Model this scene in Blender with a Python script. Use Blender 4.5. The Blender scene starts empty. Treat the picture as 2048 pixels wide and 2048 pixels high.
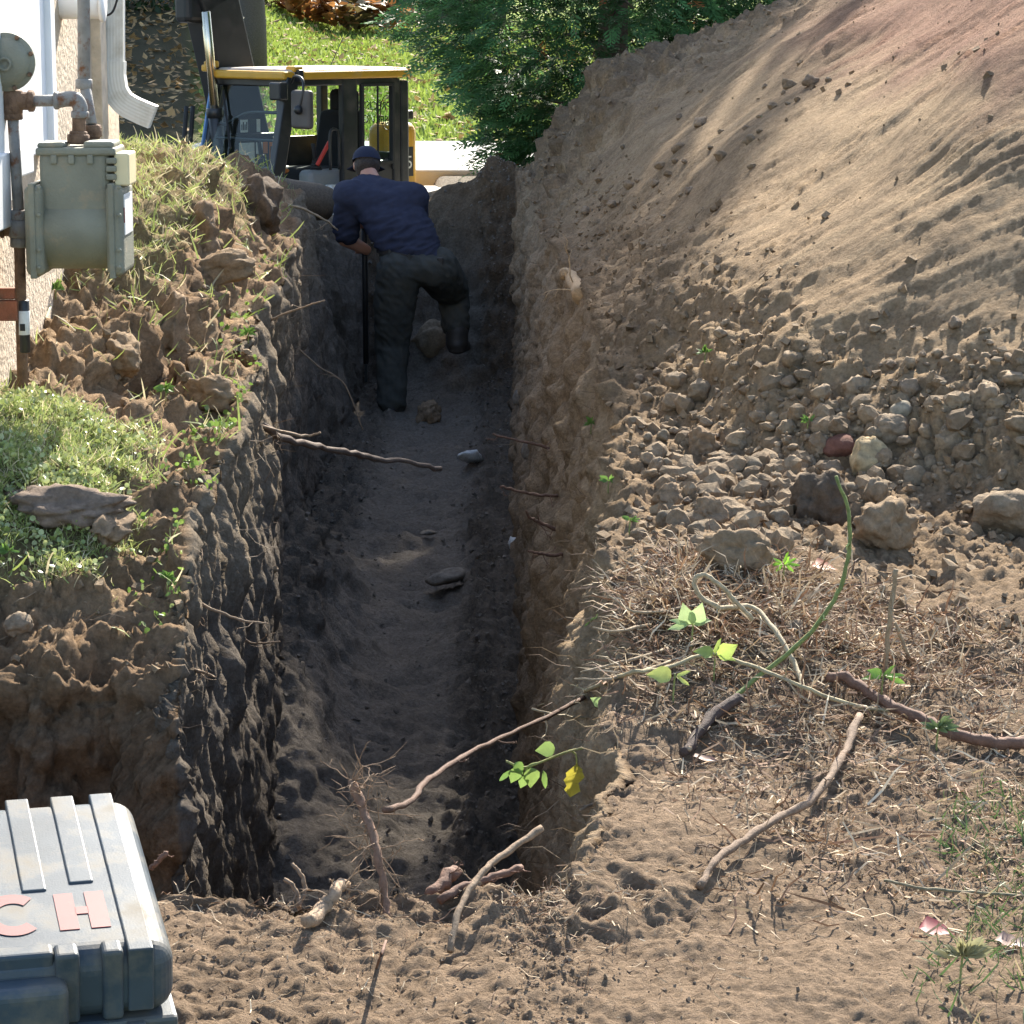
import bpy, bmesh, math, random
import numpy as np
from mathutils import Vector, Matrix
random.seed(7); rng = np.random.default_rng(11)
SC = bpy.context.scene; COL = SC.collection
R = math.radians
# ------------------------------------------------------------------ camera, sky, sun
PITCH = R(10.5); CAMZ = 1.55; FPX = 5500.0
cam = bpy.data.cameras.new('camera'); cam.sensor_width = 36; cam.lens = FPX/2048*36
cam.clip_start = .1; cam.clip_end = 500
co = bpy.data.objects.new('camera', cam); COL.objects.link(co)
co.location = (0, 0, CAMZ); co.rotation_euler = (math.pi/2-PITCH, 0, 0); SC.camera = co
SUN_AZ, SUN_EL = R(13), R(36)          # azimuth measured from +Y towards +X
w = bpy.data.worlds.new('World'); SC.world = w; w.use_nodes = True
nt = w.node_tree; sky = nt.nodes.new('ShaderNodeTexSky'); sky.sky_type = 'NISHITA'; sky.sun_disc = False
sky.sun_elevation = SUN_EL; sky.sun_rotation = SUN_AZ
nt.links.new(sky.outputs[0], nt.nodes['Background'].inputs[0]); nt.nodes['Background'].inputs[1].default_value = .115
sl = bpy.data.lights.new('sun', 'SUN'); sl.energy = 5.0; sl.angle = R(.55); sl.color = (1, .93, .81)
so = bpy.data.objects.new('sun', sl); COL.objects.link(so)
SUNV = Vector((math.cos(SUN_EL)*math.sin(SUN_AZ), math.cos(SUN_EL)*math.cos(SUN_AZ), math.sin(SUN_EL)))
so.rotation_euler = SUNV.to_track_quat('Z', 'Y').to_euler()
SC.view_settings.view_transform = 'Standard'; SC.view_settings.look = 'None'
SC.view_settings.exposure = 1.72; SC.view_settings.gamma = 1
SC.cycles.max_bounces = 6; SC.cycles.diffuse_bounces = 2; SC.cycles.transparent_max_bounces = 12

def P(px, py, Y):                      # the world point seen at pixel (px,py) of the 2048 photograph at world depth Y
    dx = (px-1024)/FPX; dy = (1024-py)/FPX
    d = (dx, math.cos(PITCH)+dy*math.sin(PITCH), -math.sin(PITCH)+dy*math.cos(PITCH))
    t = Y/d[1]; return Vector((d[0]*t, Y, CAMZ+d[2]*t))
def project(V):
    q = V-np.array([0, 0, CAMZ], np.float32); s, c = math.sin(PITCH), math.cos(PITCH)
    dep = q[..., 1]*c-q[..., 2]*s; up = q[..., 1]*s+q[..., 2]*c
    dep = np.maximum(dep, .01)
    return 1024+FPX*q[..., 0]/dep, 1024-FPX*up/dep, dep

# ------------------------------------------------------------------ noise
_p = rng.permutation(256).astype(np.int32); PERM = np.concatenate([_p, _p, _p])
_g = rng.normal(size=(256, 3)); GRAD = (_g/np.linalg.norm(_g, axis=1, keepdims=True)).astype(np.float32)
def perlin(p):
    i = np.floor(p).astype(np.int32); f = (p-i).astype(np.float32); i &= 255
    u = f*f*f*(f*(f*6-15)+10); out = 0
    for dx in (0, 1):
        a = PERM[i[:, 0]+dx]; wx = u[:, 0] if dx else 1-u[:, 0]
        for dy in (0, 1):
            b = PERM[a+i[:, 1]+dy]; wy = u[:, 1] if dy else 1-u[:, 1]
            for dz in (0, 1):
                g = GRAD[PERM[b+i[:, 2]+dz] & 255]; wz = u[:, 2] if dz else 1-u[:, 2]
                out = out+wx*wy*wz*(g[:, 0]*(f[:, 0]-dx)+g[:, 1]*(f[:, 1]-dy)+g[:, 2]*(f[:, 2]-dz))
    return out*1.6
def fbm(p, sc, octv=3, gain=.5, off=0.0):
    p = np.asarray(p, np.float32).reshape(-1, 3)*np.asarray(sc, np.float32)+np.float32(off+37.3); a = 1.; o = 0
    for _ in range(octv):
        o = o+a*perlin(p); p = p*2.03+11.7; a *= gain
    return o
def cells(p, sc, off=0.0, jit=.9):     # round lumps: 1 at a cell's heart, falling to 0 at its rim
    p = np.asarray(p, np.float32).reshape(-1, 3)*np.float32(sc)+np.float32(off+71.7)
    i = np.floor(p).astype(np.int32); best = np.full(len(p), 9., np.float32)
    JT = rngj
    for dx in (-1, 0, 1):
        for dy in (-1, 0, 1):
            for dz in (-1, 0, 1):
                k = PERM[(PERM[(PERM[(i[:, 0]+dx) & 255]+i[:, 1]+dy) & 255]+i[:, 2]+dz) & 255]
                c = JT[k & 255]
                d = (i[:, 0]+dx+c[:, 0]-p[:, 0])**2+(i[:, 1]+dy+c[:, 1]-p[:, 1])**2+(i[:, 2]+dz+c[:, 2]-p[:, 2])**2
                best = np.minimum(best, d*c[:, 3])
    return np.sqrt(np.maximum(0, 1-best*2.6))
rngj = np.concatenate([rng.random((256, 3))*.9, rng.random((256, 1))*1.5+.8], 1).astype(np.float32)
def sstep(a, b, x): t = np.clip((x-a)/(b-a), 0, 1); return t*t*(3-2*t)
def smin(a, b, k): h = np.clip(.5+.5*(b-a)/k, 0, 1); return b*(1-h)+a*h-k*h*(1-h)
def smax(a, b, k): return -smin(-a, -b, k)
def lut(tab, x): k = sorted(tab.items()); return np.interp(x, [a for a, _ in k], [b for _, b in k])

# ------------------------------------------------------------------ materials
MATS = {}
def newmat(name):
    m = bpy.data.materials.new(name); m.use_nodes = True; MATS[name] = m
    return m, m.node_tree.nodes, m.node_tree.links, m.node_tree.nodes['Principled BSDF']
def simple(name, col, rough=.6, metal=0, var=.15, vscale=8, bump=.0, bscale=60, dirt=None, dscale=6, dlo=.5, dhi=.65, spec=.5, coat=0):
    m, N, L, B = newmat(name)
    tc = N.new('ShaderNodeTexCoord'); n = N.new('ShaderNodeTexNoise'); n.inputs['Scale'].default_value = vscale; n.inputs['Detail'].default_value = 6
    L.new(tc.outputs['Object'], n.inputs['Vector'])
    rp = N.new('ShaderNodeMapRange'); rp.inputs[3].default_value = 1-var; rp.inputs[4].default_value = 1+var; rp.inputs[1].default_value = .3; rp.inputs[2].default_value = .7
    L.new(n.outputs[0], rp.inputs[0])
    mx = N.new('ShaderNodeMix'); mx.data_type = 'RGBA'; mx.blend_type = 'MULTIPLY'; mx.inputs[0].default_value = 1
    mx.inputs[6].default_value = (*col, 1); cb = N.new('ShaderNodeCombineColor')
    for k in range(3): L.new(rp.outputs[0], cb.inputs[k])
    L.new(cb.outputs[0], mx.inputs[7]); out = mx.outputs[2]
    if dirt:
        n2 = N.new('ShaderNodeTexNoise'); n2.inputs['Scale'].default_value = dscale; n2.inputs['Detail'].default_value = 8; n2.inputs['Roughness'].default_value = .65
        L.new(tc.outputs['Object'], n2.inputs['Vector'])
        r2 = N.new('ShaderNodeMapRange'); r2.inputs[1].default_value = dlo; r2.inputs[2].default_value = dhi; L.new(n2.outputs[0], r2.inputs[0])
        m2 = N.new('ShaderNodeMix'); m2.data_type = 'RGBA'; m2.inputs[7].default_value = (*dirt, 1)
        L.new(r2.outputs[0], m2.inputs[0]); L.new(out, m2.inputs[6]); out = m2.outputs[2]
        r3 = N.new('ShaderNodeMapRange'); r3.inputs[3].default_value = rough; r3.inputs[4].default_value = .9; L.new(r2.outputs[0], r3.inputs[0]); L.new(r3.outputs[0], B.inputs['Roughness'])
    else: B.inputs['Roughness'].default_value = rough
    L.new(out, B.inputs['Base Color']); B.inputs['Metallic'].default_value = metal
    B.inputs['Specular IOR Level'].default_value = spec; B.inputs['Coat Weight'].default_value = coat
    if bump:
        nb = N.new('ShaderNodeTexNoise'); nb.inputs['Scale'].default_value = bscale; nb.inputs['Detail'].default_value = 5
        L.new(tc.outputs['Object'], nb.inputs['Vector'])
        b = N.new('ShaderNodeBump'); b.inputs['Strength'].default_value = 1; b.inputs['Distance'].default_value = bump
        L.new(nb.outputs[0], b.inputs['Height']); L.new(b.outputs[0], B.inputs['Normal'])
    return m
def attrmat(name, rough=.9, bump=0, bscale=120, var=.25, vscale=40, trans=0, spec=.25):   # colour stored per vertex, grain from noise
    m, N, L, B = newmat(name)
    at = N.new('ShaderNodeAttribute'); at.attribute_name = 'col'
    tc = N.new('ShaderNodeNewGeometry'); n = N.new('ShaderNodeTexNoise'); n.inputs['Scale'].default_value = vscale; n.inputs['Detail'].default_value = 8; n.inputs['Roughness'].default_value = .7
    L.new(tc.outputs['Position'], n.inputs['Vector'])
    rp = N.new('ShaderNodeMapRange'); rp.inputs[1].default_value = .3; rp.inputs[2].default_value = .7; rp.inputs[3].default_value = 1-var; rp.inputs[4].default_value = 1+var
    L.new(n.outputs[0], rp.inputs[0]); cb = N.new('ShaderNodeCombineColor')
    for k in range(3): L.new(rp.outputs[0], cb.inputs[k])
    mx = N.new('ShaderNodeMix'); mx.data_type = 'RGBA'; mx.blend_type = 'MULTIPLY'; mx.inputs[0].default_value = 1
    L.new(at.outputs['Color'], mx.inputs[6]); L.new(cb.outputs[0], mx.inputs[7]); L.new(mx.outputs[2], B.inputs['Base Color'])
    B.inputs['Roughness'].default_value = rough; B.inputs['Specular IOR Level'].default_value = spec
    if bump:
        nb = N.new('ShaderNodeTexNoise'); nb.inputs['Scale'].default_value = bscale; nb.inputs['Detail'].default_value = 9; nb.inputs['Roughness'].default_value = .74
        L.new(tc.outputs['Position'], nb.inputs['Vector']); b = N.new('ShaderNodeBump'); b.inputs['Distance'].default_value = bump
        L.new(nb.outputs[0], b.inputs['Height']); L.new(b.outputs[0], B.inputs['Normal'])
    if trans:
        t = N.new('ShaderNodeBsdfTranslucent'); L.new(mx.outputs[2], t.inputs[0]); s = N.new('ShaderNodeMixShader'); s.inputs[0].default_value = trans
        L.new(B.outputs[0], s.inputs[1]); L.new(t.outputs[0], s.inputs[2]); L.new(s.outputs[0], N['Material Output'].inputs[0])
    return m
attrmat('soil', .95, .026, 48, .36, 60, spec=.08)
attrmat('leafy', .55, 0, 0, .2, 30, trans=.35, spec=.4)
attrmat('groundleaf', .32, 0, 0, .2, 30, trans=.25, spec=.75)
attrmat('litter', .8, 0, 0, .25, 60, trans=.1, spec=.3)
attrmat('stone', .9, .010, 70, .32, 50, spec=.15)
attrmat('bark', .8, .004, 140, .35, 70, spec=.3)
simple('concrete', (.48, .46, .43), .85, var=.1, vscale=3, bump=.003, bscale=80)
simple('stucco', (.52, .42, .31), .9, var=.18, vscale=7, bump=.012, bscale=45, dirt=(.30, .24, .18), dscale=9, dlo=.55, dhi=.75)
simple('white_paint', (.78, .79, .80), .5, var=.04, dirt=(.55, .53, .5), dscale=5, dlo=.62, dhi=.8)
simple('wood_cream', (.62, .50, .36), .8, var=.25, vscale=14, bump=.004, bscale=70)
simple('aluminium', (.74, .72, .66), .4, var=.05, dirt=(.45, .40, .30), dscale=7, dlo=.56, dhi=.8)
simple('grey_cast', (.205, .205, .155), .6, var=.14, vscale=9, bump=.002, bscale=150, dirt=(.30, .25, .17), dscale=14, dlo=.56, dhi=.72)
simple('grey_pipe', (.23, .22, .205), .65, var=.2, vscale=30, bump=.002, bscale=160, dirt=(.17, .075, .035), dscale=24, dlo=.53, dhi=.66)
simple('rusty', (.17, .10, .06), .85, var=.35, vscale=30, bump=.004, bscale=120, dirt=(.09, .05, .03), dscale=26)
simple('rust_red', (.30, .105, .055), .85, var=.25, vscale=14, bump=.003, bscale=90, dirt=(.22, .13, .08), dscale=12)
simple('index_cream', (.70, .60, .36), .5, var=.06)
simple('case_plastic', (.052, .066, .078), .42, var=.25, vscale=9, bump=.0002, bscale=300, dirt=(.20, .165, .115), dscale=11, dlo=.46, dhi=.80, spec=.28)
simple('red_print', (.15, .010, .013), .55, var=.2, vscale=20, dirt=(.26, .16, .11), dscale=18, dlo=.58, dhi=.82)
simple('yellow_paint', (.62, .33, .03), .4, var=.08, dirt=(.40, .28, .14), dscale=5, dlo=.58, dhi=.8)
simple('roof_grey', (.42, .38, .35), .35, var=.15, vscale=6, dirt=(.55, .45, .3), dscale=9)
simple('black_paint', (.022, .023, .025), .38, var=.2, dirt=(.09, .08, .065), dscale=5, dlo=.5, dhi=.85)
simple('boom_black', (.013, .0135, .015), .5, var=.2, dirt=(.035, .03, .026), dscale=4, dlo=.5, dhi=.9)
simple('rubber', (.02, .02, .021), .7, var=.2)
simple('seat_cloth', (.012, .012, .014), .9, var=.2)
simple('chrome_rod', (.62, .54, .42), .22, metal=1, var=.1)
simple('console_grey', (.24, .25, .26), .5, var=.1)
simple('mirror_plastic', (.10, .085, .075), .6, var=.15)
simple('decal_white', (.72, .72, .70), .5, var=.1, vscale=60)
simple('decal_black', (.02, .02, .02), .5)
simple('decal_orange', (.65, .20, .04), .5)
simple('decal_yellow', (.70, .48, .03), .5)
simple('red_plastic', (.6, .05, .03), .4)
simple('sky_reflection_blue', (.10, .22, .45), .3, var=.3, vscale=3)  # blue of the sky's reflection, painted on a cab pillar
simple('skin', (.48, .24, .16), .55, var=.1, vscale=12)
simple('hair', (.035, .022, .014), .7, var=.4, vscale=90, bump=.003, bscale=200)
simple('navy_cotton', (.040, .043, .066), .95, var=.12, vscale=20, bump=.0015, bscale=260, spec=.1)
simple('cap_navy', (.012, .017, .04), .9, var=.15)
simple('jeans', (.066, .066, .058), .95, var=.3, vscale=14, bump=.002, bscale=200, dirt=(.06, .055, .042), dscale=7, dlo=.5, dhi=.72, spec=.1)
simple('black_leather', (.028, .024, .020), .6, var=.2)
simple('steel_bar', (.012, .013, .014), .5, var=.2)
simple('white_plastic', (.66, .66, .64), .5, var=.1, dirt=(.25, .2, .15), dscale=20)
simple('tyre_dark', (.03, .03, .03), .8)
simple('timber_dark', (.045, .038, .03), .9, var=.3)
m, N, L, B = newmat('glass')
tr = N.new('ShaderNodeBsdfTransparent'); tr.inputs[0].default_value = (.80, .90, .86, 1); gl = N.new('ShaderNodeBsdfGlossy'); gl.inputs['Roughness'].default_value = .03
fr = N.new('ShaderNodeFresnel'); fr.inputs[0].default_value = 1.5; ms = N.new('ShaderNodeMixShader'); ms.inputs[0].default_value = .045
L.new(tr.outputs[0], ms.inputs[1]); L.new(gl.outputs[0], ms.inputs[2]); L.new(ms.outputs[0], N['Material Output'].inputs[0])

# ------------------------------------------------------------------ object helpers
def tag(o, label=None, cat=None, group=None, kind=None):
    for k, v in (('label', label), ('category', cat), ('group', group), ('kind', kind)):
        if v: o[k] = v
    return o
def link(o, parent=None):
    COL.objects.link(o)
    if parent is not None: o.parent = parent
    return o
def empty(name, loc=(0, 0, 0), rot=(0, 0, 0)):
    o = bpy.data.objects.new(name, None); o.empty_display_size = .1; o.location = loc; o.rotation_euler = rot; return link(o)
def mesh_np(name, V, F, mat, parent=None, col=None, smooth=True):
    V = np.asarray(V, np.float32).reshape(-1, 3); F = np.asarray(F, np.int32); n = F.shape[1]
    me = bpy.data.meshes.new(name); me.vertices.add(len(V)); me.vertices.foreach_set('co', V.ravel())
    me.loops.add(F.size); me.loops.foreach_set('vertex_index', F.ravel())
    me.polygons.add(len(F)); me.polygons.foreach_set('loop_start', np.arange(0, F.size, n, dtype=np.int32))
    me.polygons.foreach_set('use_smooth', np.full(len(F), smooth)); me.update(calc_edges=True)
    if col is not None:
        c = np.ones((len(V), 4), np.float32); c[:, :3] = col
        a = me.color_attributes.new('col', 'FLOAT_COLOR', 'POINT'); a.data.foreach_set('color', c.ravel())
    me.materials.append(MATS[mat]); o = bpy.data.objects.new(name, me); return link(o, parent)
class G:                                # a small polygon collector
    def __init__(s): s.V = []; s.F = []; s.S = []
    def add(s, V, F, smooth=True):
        k = len(s.V); s.V += [tuple(v) for v in V]; s.F += [tuple(i+k for i in f) for f in F]; s.S += [smooth]*len(F); return s
    def build(s, name, mat, parent=None, col=None, xf=None, bevel=0, seg=2):
        me = bpy.data.meshes.new(name); me.from_pydata(s.V, [], s.F); me.polygons.foreach_set('use_smooth', s.S)
        me.materials.append(MATS[mat])
        if col is not None:
            c = np.ones((len(s.V), 4), np.float32); c[:, :3] = col
            a = me.color_attributes.new('col', 'FLOAT_COLOR', 'POINT'); a.data.foreach_set('color', c.ravel())
        if xf is not None: me.transform(xf)
        o = bpy.data.objects.new(name, me); link(o, parent)
        if bevel:
            b = o.modifiers.new('bevel', 'BEVEL'); b.width = bevel; b.segments = seg; b.limit_method = 'ANGLE'; b.harden_normals = False
        return o
    def box(s, a, b, M=None, taper=1, shear=0):
        x0, y0, z0 = a; x1, y1, z1 = b; cx, cy = (x0+x1)/2, (y0+y1)/2
        V = []
        for z, t in ((z0, 1), (z1, taper)):
            for x, y in ((x0, y0), (x1, y0), (x1, y1), (x0, y1)):
                V.append(Vector((cx+(x-cx)*t+(shear if z == z1 else 0), cy+(y-cy)*t, z)))
        if M is not None: V = [M@v for v in V]
        return s.add(V, [(0, 3, 2, 1), (4, 5, 6, 7), (0, 1, 5, 4), (1, 2, 6, 5), (2, 3, 7, 6), (3, 0, 4, 7)], False)
    def bar(s, p, q, w, h=None, up=(0, 0, 1)):   # square bar between two points
        p, q = Vector(p), Vector(q); h = h or w; d = (q-p).normalized(); u = Vector(up)
        if abs(d.dot(u)) > .95: u = Vector((1, 0, 0))
        a = d.cross(u).normalized()*w/2; b = d.cross(a).normalized()*h/2
        V = [p-a-b, p+a-b, p+a+b, p-a+b, q-a-b, q+a-b, q+a+b, q-a+b]
        return s.add(V, [(3, 2, 1, 0), (4, 5, 6, 7), (0, 1, 5, 4), (1, 2, 6, 5), (2, 3, 7, 6), (3, 0, 4, 7)], False)
    def lathe(s, prof, p, axis=(0, 0, 1), n=20, smooth=True):   # profile of (radius, distance along axis)
        p = Vector(p); ax = Vector(axis).normalized(); u = ax.orthogonal().normalized(); v = ax.cross(u); k = len(prof); V = []; F = []
        for r, t in prof:
            for i in range(n):
                a = 2*math.pi*i/n; V.append(p+ax*t+(u*math.cos(a)+v*math.sin(a))*r)
        for j in range(k-1):
            for i in range(n): F.append((j*n+i, j*n+(i+1) % n, (j+1)*n+(i+1) % n, (j+1)*n+i))
        F.append(tuple(range(n-1, -1, -1))); F.append(tuple((k-1)*n+i for i in range(n)))
        return s.add(V, F, smooth)
    def cyl(s, p, q, r, r2=None, n=16):
        p, q = Vector(p), Vector(q); l = (q-p).length; r2 = r if r2 is None else r2; b = min(.12*min(r, r2), .004)
        return s.lathe([(r-b, 0), (r, b), (r2, l-b), (r2-b, l)], p, q-p, n)
    def tube(s, pts, rad, n=7, wob=0, seed=0):
        pts = [Vector(p) for p in pts]; rr = random.Random(seed); k = len(pts)
        rad = list(rad) if hasattr(rad, '__len__') else [rad]*k
        V = []; F = []; u = None
        for i, p in enumerate(pts):
            d = (pts[min(i+1, k-1)]-pts[max(i-1, 0)]).normalized()
            u = d.orthogonal().normalized() if u is None else (u-d*u.dot(d)).normalized()
            v = d.cross(u)
            for j in range(n):
                a = 2*math.pi*j/n; r = rad[i]*(1+wob*(rr.random()-.5)*2); V.append(p+(u*math.cos(a)+v*math.sin(a))*r)
        for i in range(k-1):
            for j in range(n): F.append((i*n+j, i*n+(j+1) % n, (i+1)*n+(j+1) % n, (i+1)*n+j))
        F.append(tuple(range(n-1, -1, -1))); F.append(tuple((k-1)*n+j for j in range(n)))
        return s.add(V, F, True)
    def sphere(s, c, r, n=12, m=8, M=None):
        c = Vector(c); rx, ry, rz = r if hasattr(r, '__len__') else (r, r, r); V = []; F = []
        for i in range(m+1):
            t = math.pi*i/m
            for j in range(n):
                a = 2*math.pi*j/n; q = Vector((rx*math.sin(t)*math.cos(a), ry*math.sin(t)*math.sin(a), rz*math.cos(t)))
                V.append(c+(M@q if M is not None else q))
        for i in range(m):
            for j in range(n): F.append((i*n+j, (i+1)*n+j, (i+1)*n+(j+1) % n, i*n+(j+1) % n))
        return s.add(V, F, True)
def spline(pts, n=6):                   # Catmull-Rom through points
    pts = [Vector(p) for p in pts]; q = [pts[0]*2-pts[1]]+pts+[pts[-1]*2-pts[-2]]; out = []
    for i in range(1, len(q)-2):
        a, b, c, d = q[i-1:i+3]
        for k in range(n):
            t = k/n; out.append(.5*((2*b)+(c-a)*t+(2*a-5*b+4*c-d)*t*t+(3*b-a-3*c+d)*t**3))
    return out+[pts[-1]]

# ------------------------------------------------------------------ terrain: trench, banks, spoil slope, lawn in one swept sheet
LIPL = {3: -.74, 6.4: -.80, 8: -.85, 10: -.90, 11.5: -.95, 14: -1.1, 15: -1.2, 18: -1.40, 20: -1.45}
BOTL = {3: -.78, 8: -.77, 9.2: -.82, 11: -.96, 14: -1.06, 16: -1.06, 18: -1.02, 20: -1.0}
LIPR = {3: .10, 4.6: .10, 4.85: .15, 5.15: .20, 5.6: .22, 6.5: .24, 7.5: .29, 9: .35, 11: .34, 13: .28, 16: .17, 20: .10}
BOTR = {3: .0, 4.8: .03, 5.3: .06, 6: .05, 12: .045, 20: .03}
ZLL = {3: 0, 6.4: .15, 8: .25, 10: .40, 11.5: .42, 14: .42, 15: .36, 18: .2, 20: .14}
ZHS = {3: .0, 5: .1, 6.4: .2, 7: .33, 8: .45, 9: .6, 10: .78, 11: .92, 12: .95, 13: .8, 14.5: .5, 17: .3, 20: .2}
ZLR = {3: 0, 5: .02, 6: .1, 8: .15, 10: .2, 12: .27, 18: .29, 20: .38, 22: .1}
FLR = {3: -1.3, 5: -1.35, 8.5: -1.3, 10: -1.24, 11.5: -1.1, 14: -1.05, 17.5: -1.08, 20: -1.0}
YEND = 19.45
def lawn_z(X, Y):
    z = -.1+.09*sstep(24.9, 25.05, Y)+.072*np.maximum(0, Y-30.5)-.06*np.maximum(0, Y-47)
    return z+.05*np.maximum(0, Y-26)*sstep(-2.6, -5, X)*sstep(60, 40, Y)
def z_right(X, Y):                      # ground and spoil slope right of the trench
    zl = lut(ZLR, Y)
    g = zl*sstep(3.5, .2, X)+.16*np.exp(-((X-.5)/.42)**2-((Y-6.35)/.75)**2)+.05*np.exp(-((X-.2)/.3)**2-((Y-4.85)/.25)**2)
    x0 = np.maximum(.16+.60*np.clip((11.2-Y)/3.4, 0, 1), lut(LIPR, Y))
    s1 = lut({9: .86, 13: 1.0, 16.5: 1.32}, Y); s2 = lut({9: .70, 14: .70, 17: .60}, Y)
    side = zl+np.where(X-x0 < .52, s1*(X-x0), s1*.52+s2*(X-x0-.52))
    end = .08+.50*(Y-8.05+.85*np.clip(X-.98, -1, 1.6))
    cap = lut({7: 2.6, 10: 2.5, 14: 2.0, 16.5: 1.52, 18: 1.40, 20: 1.22, 22: .9}, Y)+.12*np.clip(X-1.8, 0, 3)
    far = 1.45-.95*(Y-20.4)
    p = smin(smin(smin(side, end, .12), cap, .25), far, .3)
    p = smin(p, 2.7-.7*(X-3.6), .4)
    far_g = lawn_z(X, Y); g = g*(1-sstep(20.5, 23, Y))+far_g*sstep(20.5, 23, Y)
    return smax(g, p, .10), p-g
def z_left(X, Y):
    lx = lut(LIPL, Y); xh = -1.42
    t = np.clip((lx-X)/(lx-xh), 0, 1); t = t*t*(3-2*t)
    z = lut(ZLL, Y)*(1-t)+lut(ZHS, Y)*t
    z = z+.26*np.exp(-((X+1.66)/.40)**2-((Y-16.3)/1.6)**2)
    z = z-.22*np.exp(-((X+1.16-.10*(Y-8.8))/.05)**2-((Y-8.85)/.42)**2)
    wv = .10*np.sin(X*7.3+.6)+.06*np.sin(X*17+2.)
    z = z-.27*np.clip((7.25-Y-wv)/1.05, 0, 1)*sstep(4.55, 4.75, Y)
    gap = sstep(5.98, 6.36, Y+wv)      # broken end of the bank: cut down to the trench floor
    deep = sstep(4.58, 4.78, Y)*(1-gap)
    z = z*(1-deep)+deep*lut(FLR, Y)
    return z*(1-sstep(17, 22, Y))+lawn_z(X, Y)*sstep(17, 22, Y), deep
def zend(X): return np.interp(X, [-1.5, -1.3, -.7, -.5, -.1, .2], [.12, .10, .14, .26, .40, .42])

Ys = [-40, -20, -10, -5, -2, 0, 1.2, 2, 2.6, 3.0, 3.3, 3.5]
y = 3.6
while y < 20.6:
    Ys.append(y); d = .0021*y
    if y > 10: d = .0024*y
    if y < 5.85: d = .0014*y
    if 5.85 < y < 6.45: d = .0036
    if 18.1 < y < 19.5: d = .016
    if y < 4.0: d = .012
    y += d
while y < 75: Ys.append(y); y += max(.05, (y-20)*.045)
Ys += [80, 95, 120, 160, 220]
NROW = len(Ys)
Ys = np.array(Ys); NR = len(Ys)
sec = [('A', 20), ('B', 150), ('C', 118), ('D', 80), ('E', 86), ('F', 220), ('G', 20)]
cols_sec = []; TT = []
for n_, k in sec:
    for i in range(k): cols_sec.append(n_); TT.append((i+.0)/k)
cols_sec.append('G'); TT.append(1.0); NC = len(TT); TT = np.array(TT); CS = np.array(cols_sec)
X = np.zeros((NR, NC)); Z = np.zeros((NR, NC)); YY = np.repeat(Ys[:, None], NC, 1)
trench = sstep(4.58, 4.78, Ys)*(1-sstep(YEND-.05, YEND+.25, Ys))     # 1 where the trench is dug
lipL = lut(LIPL, Ys); lipR = lut(LIPR, Ys); botL = lut(BOTL, Ys); botR = lut(BOTR, Ys)
wob = fbm(np.stack([Ys*0, Ys, Ys*0], 1), (1, 1.6, 1), 3)*.05; lipL = lipL+wob; botL = botL+wob*.6
wob2 = fbm(np.stack([Ys*0+9, Ys, Ys*0], 1), (1, 1.5, 1), 4, .6)*.06; lipR = lipR+wob2
flat = 1-trench
botL = botL*(1-flat)+(lipL+.12)*flat; botR = botR*(1-flat)+(lipR-.12)*flat
XL1 = np.minimum(-(.19*np.maximum(Ys, 0)+.55), lipL-.4); XR1 = np.maximum(.19*np.maximum(Ys, 0)+.55, lipR+.4)
PAD = .2
for s in 'ABCDEFG':
    m = CS == s; t = TT[m][None, :]
    c = lambda a: a[:, None]
    if s == 'A': X[:, m] = c(XL1)-70*(1-t)**3
    if s == 'B': X[:, m] = c(XL1)+(c(lipL)-c(XL1))*t
    if s == 'C': X[:, m] = c(lipL)+(c(botL)-c(lipL))*t
    if s == 'D': X[:, m] = c(botL)+(c(botR)-c(botL))*t
    if s == 'E': X[:, m] = c(botR)+(c(lipR)-c(botR))*t
    if s == 'F': X[:, m] = c(lipR)+(c(XR1)-c(lipR))*t
    if s == 'G': X[:, m] = c(XR1)+70*t**3
zl_all, deep_all = z_left(X, YY); zr_all, pile_all = z_right(X, YY)
floor = lut(FLR, YY)+.46*np.exp(-((X-lut(BOTL, YY))/.24)**2)*sstep(8.2, 9.6, YY)*sstep(13.6, 11.5, YY)+.10*np.exp(-((X-.05)/.25)**2)*sstep(9, 13, YY)
rise = sstep(18.35, 19.35, YY+.35*(X+.45))
floor = floor*(1-rise)+zend(X)*rise
tr2 = trench[:, None]
lz, _ = z_left(lipL[:, None], Ys[:, None]); rz, _ = z_right(lipR[:, None], Ys[:, None])
floor = floor*tr2+(1-tr2)*(lz+(rz-lz)*np.clip((X-lipL[:, None])/(lipR-lipL)[:, None], 0, 1)+0*X)
past = sstep(YEND, YEND+.1, YY)
for s in 'ABCDEFG':
    m = CS == s; t = TT[m][None, :]
    if s in 'AB': Z[:, m] = zl_all[:, m]
    if s in 'FG': Z[:, m] = zr_all[:, m]
    if s == 'D': Z[:, m] = floor[:, m]
    if s == 'C': f0 = floor[:, CS == 'D'][:, :1]; tt = t**1.15; Z[:, m] = lz*(1-tt)+f0*tt
    if s == 'E': f1 = floor[:, CS == 'D'][:, -1:]; te = np.clip(t, 0, 1)**.75; Z[:, m] = f1*(1-te)+rz*te
endz = np.minimum(Z, zend(X)+.0*Z)
inner = (CS == 'C') | (CS == 'D') | (CS == 'E')
bx = lambda v, a, b, s: sstep(a-s, a, v)*(1-sstep(b, b+s, v))
pit = bx(X, -4.0, -.95, .35)*bx(YY, 20.5, 25.2, .5)
Z = Z*(1-pit)+(-1.5)*pit
after = sstep(19.9, 21.5, YY)*inner[None, :]*(1-pit); Z = Z*(1-after)+np.minimum(Z, -.1+.0*X)*after
fl = sstep(20.3, 22.5, YY)*np.where(np.isin(CS, ['F', 'G'])[None, :], 0, 1)*(1-pit); Z = Z*(1-fl)+lawn_z(X, YY)*fl
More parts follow.
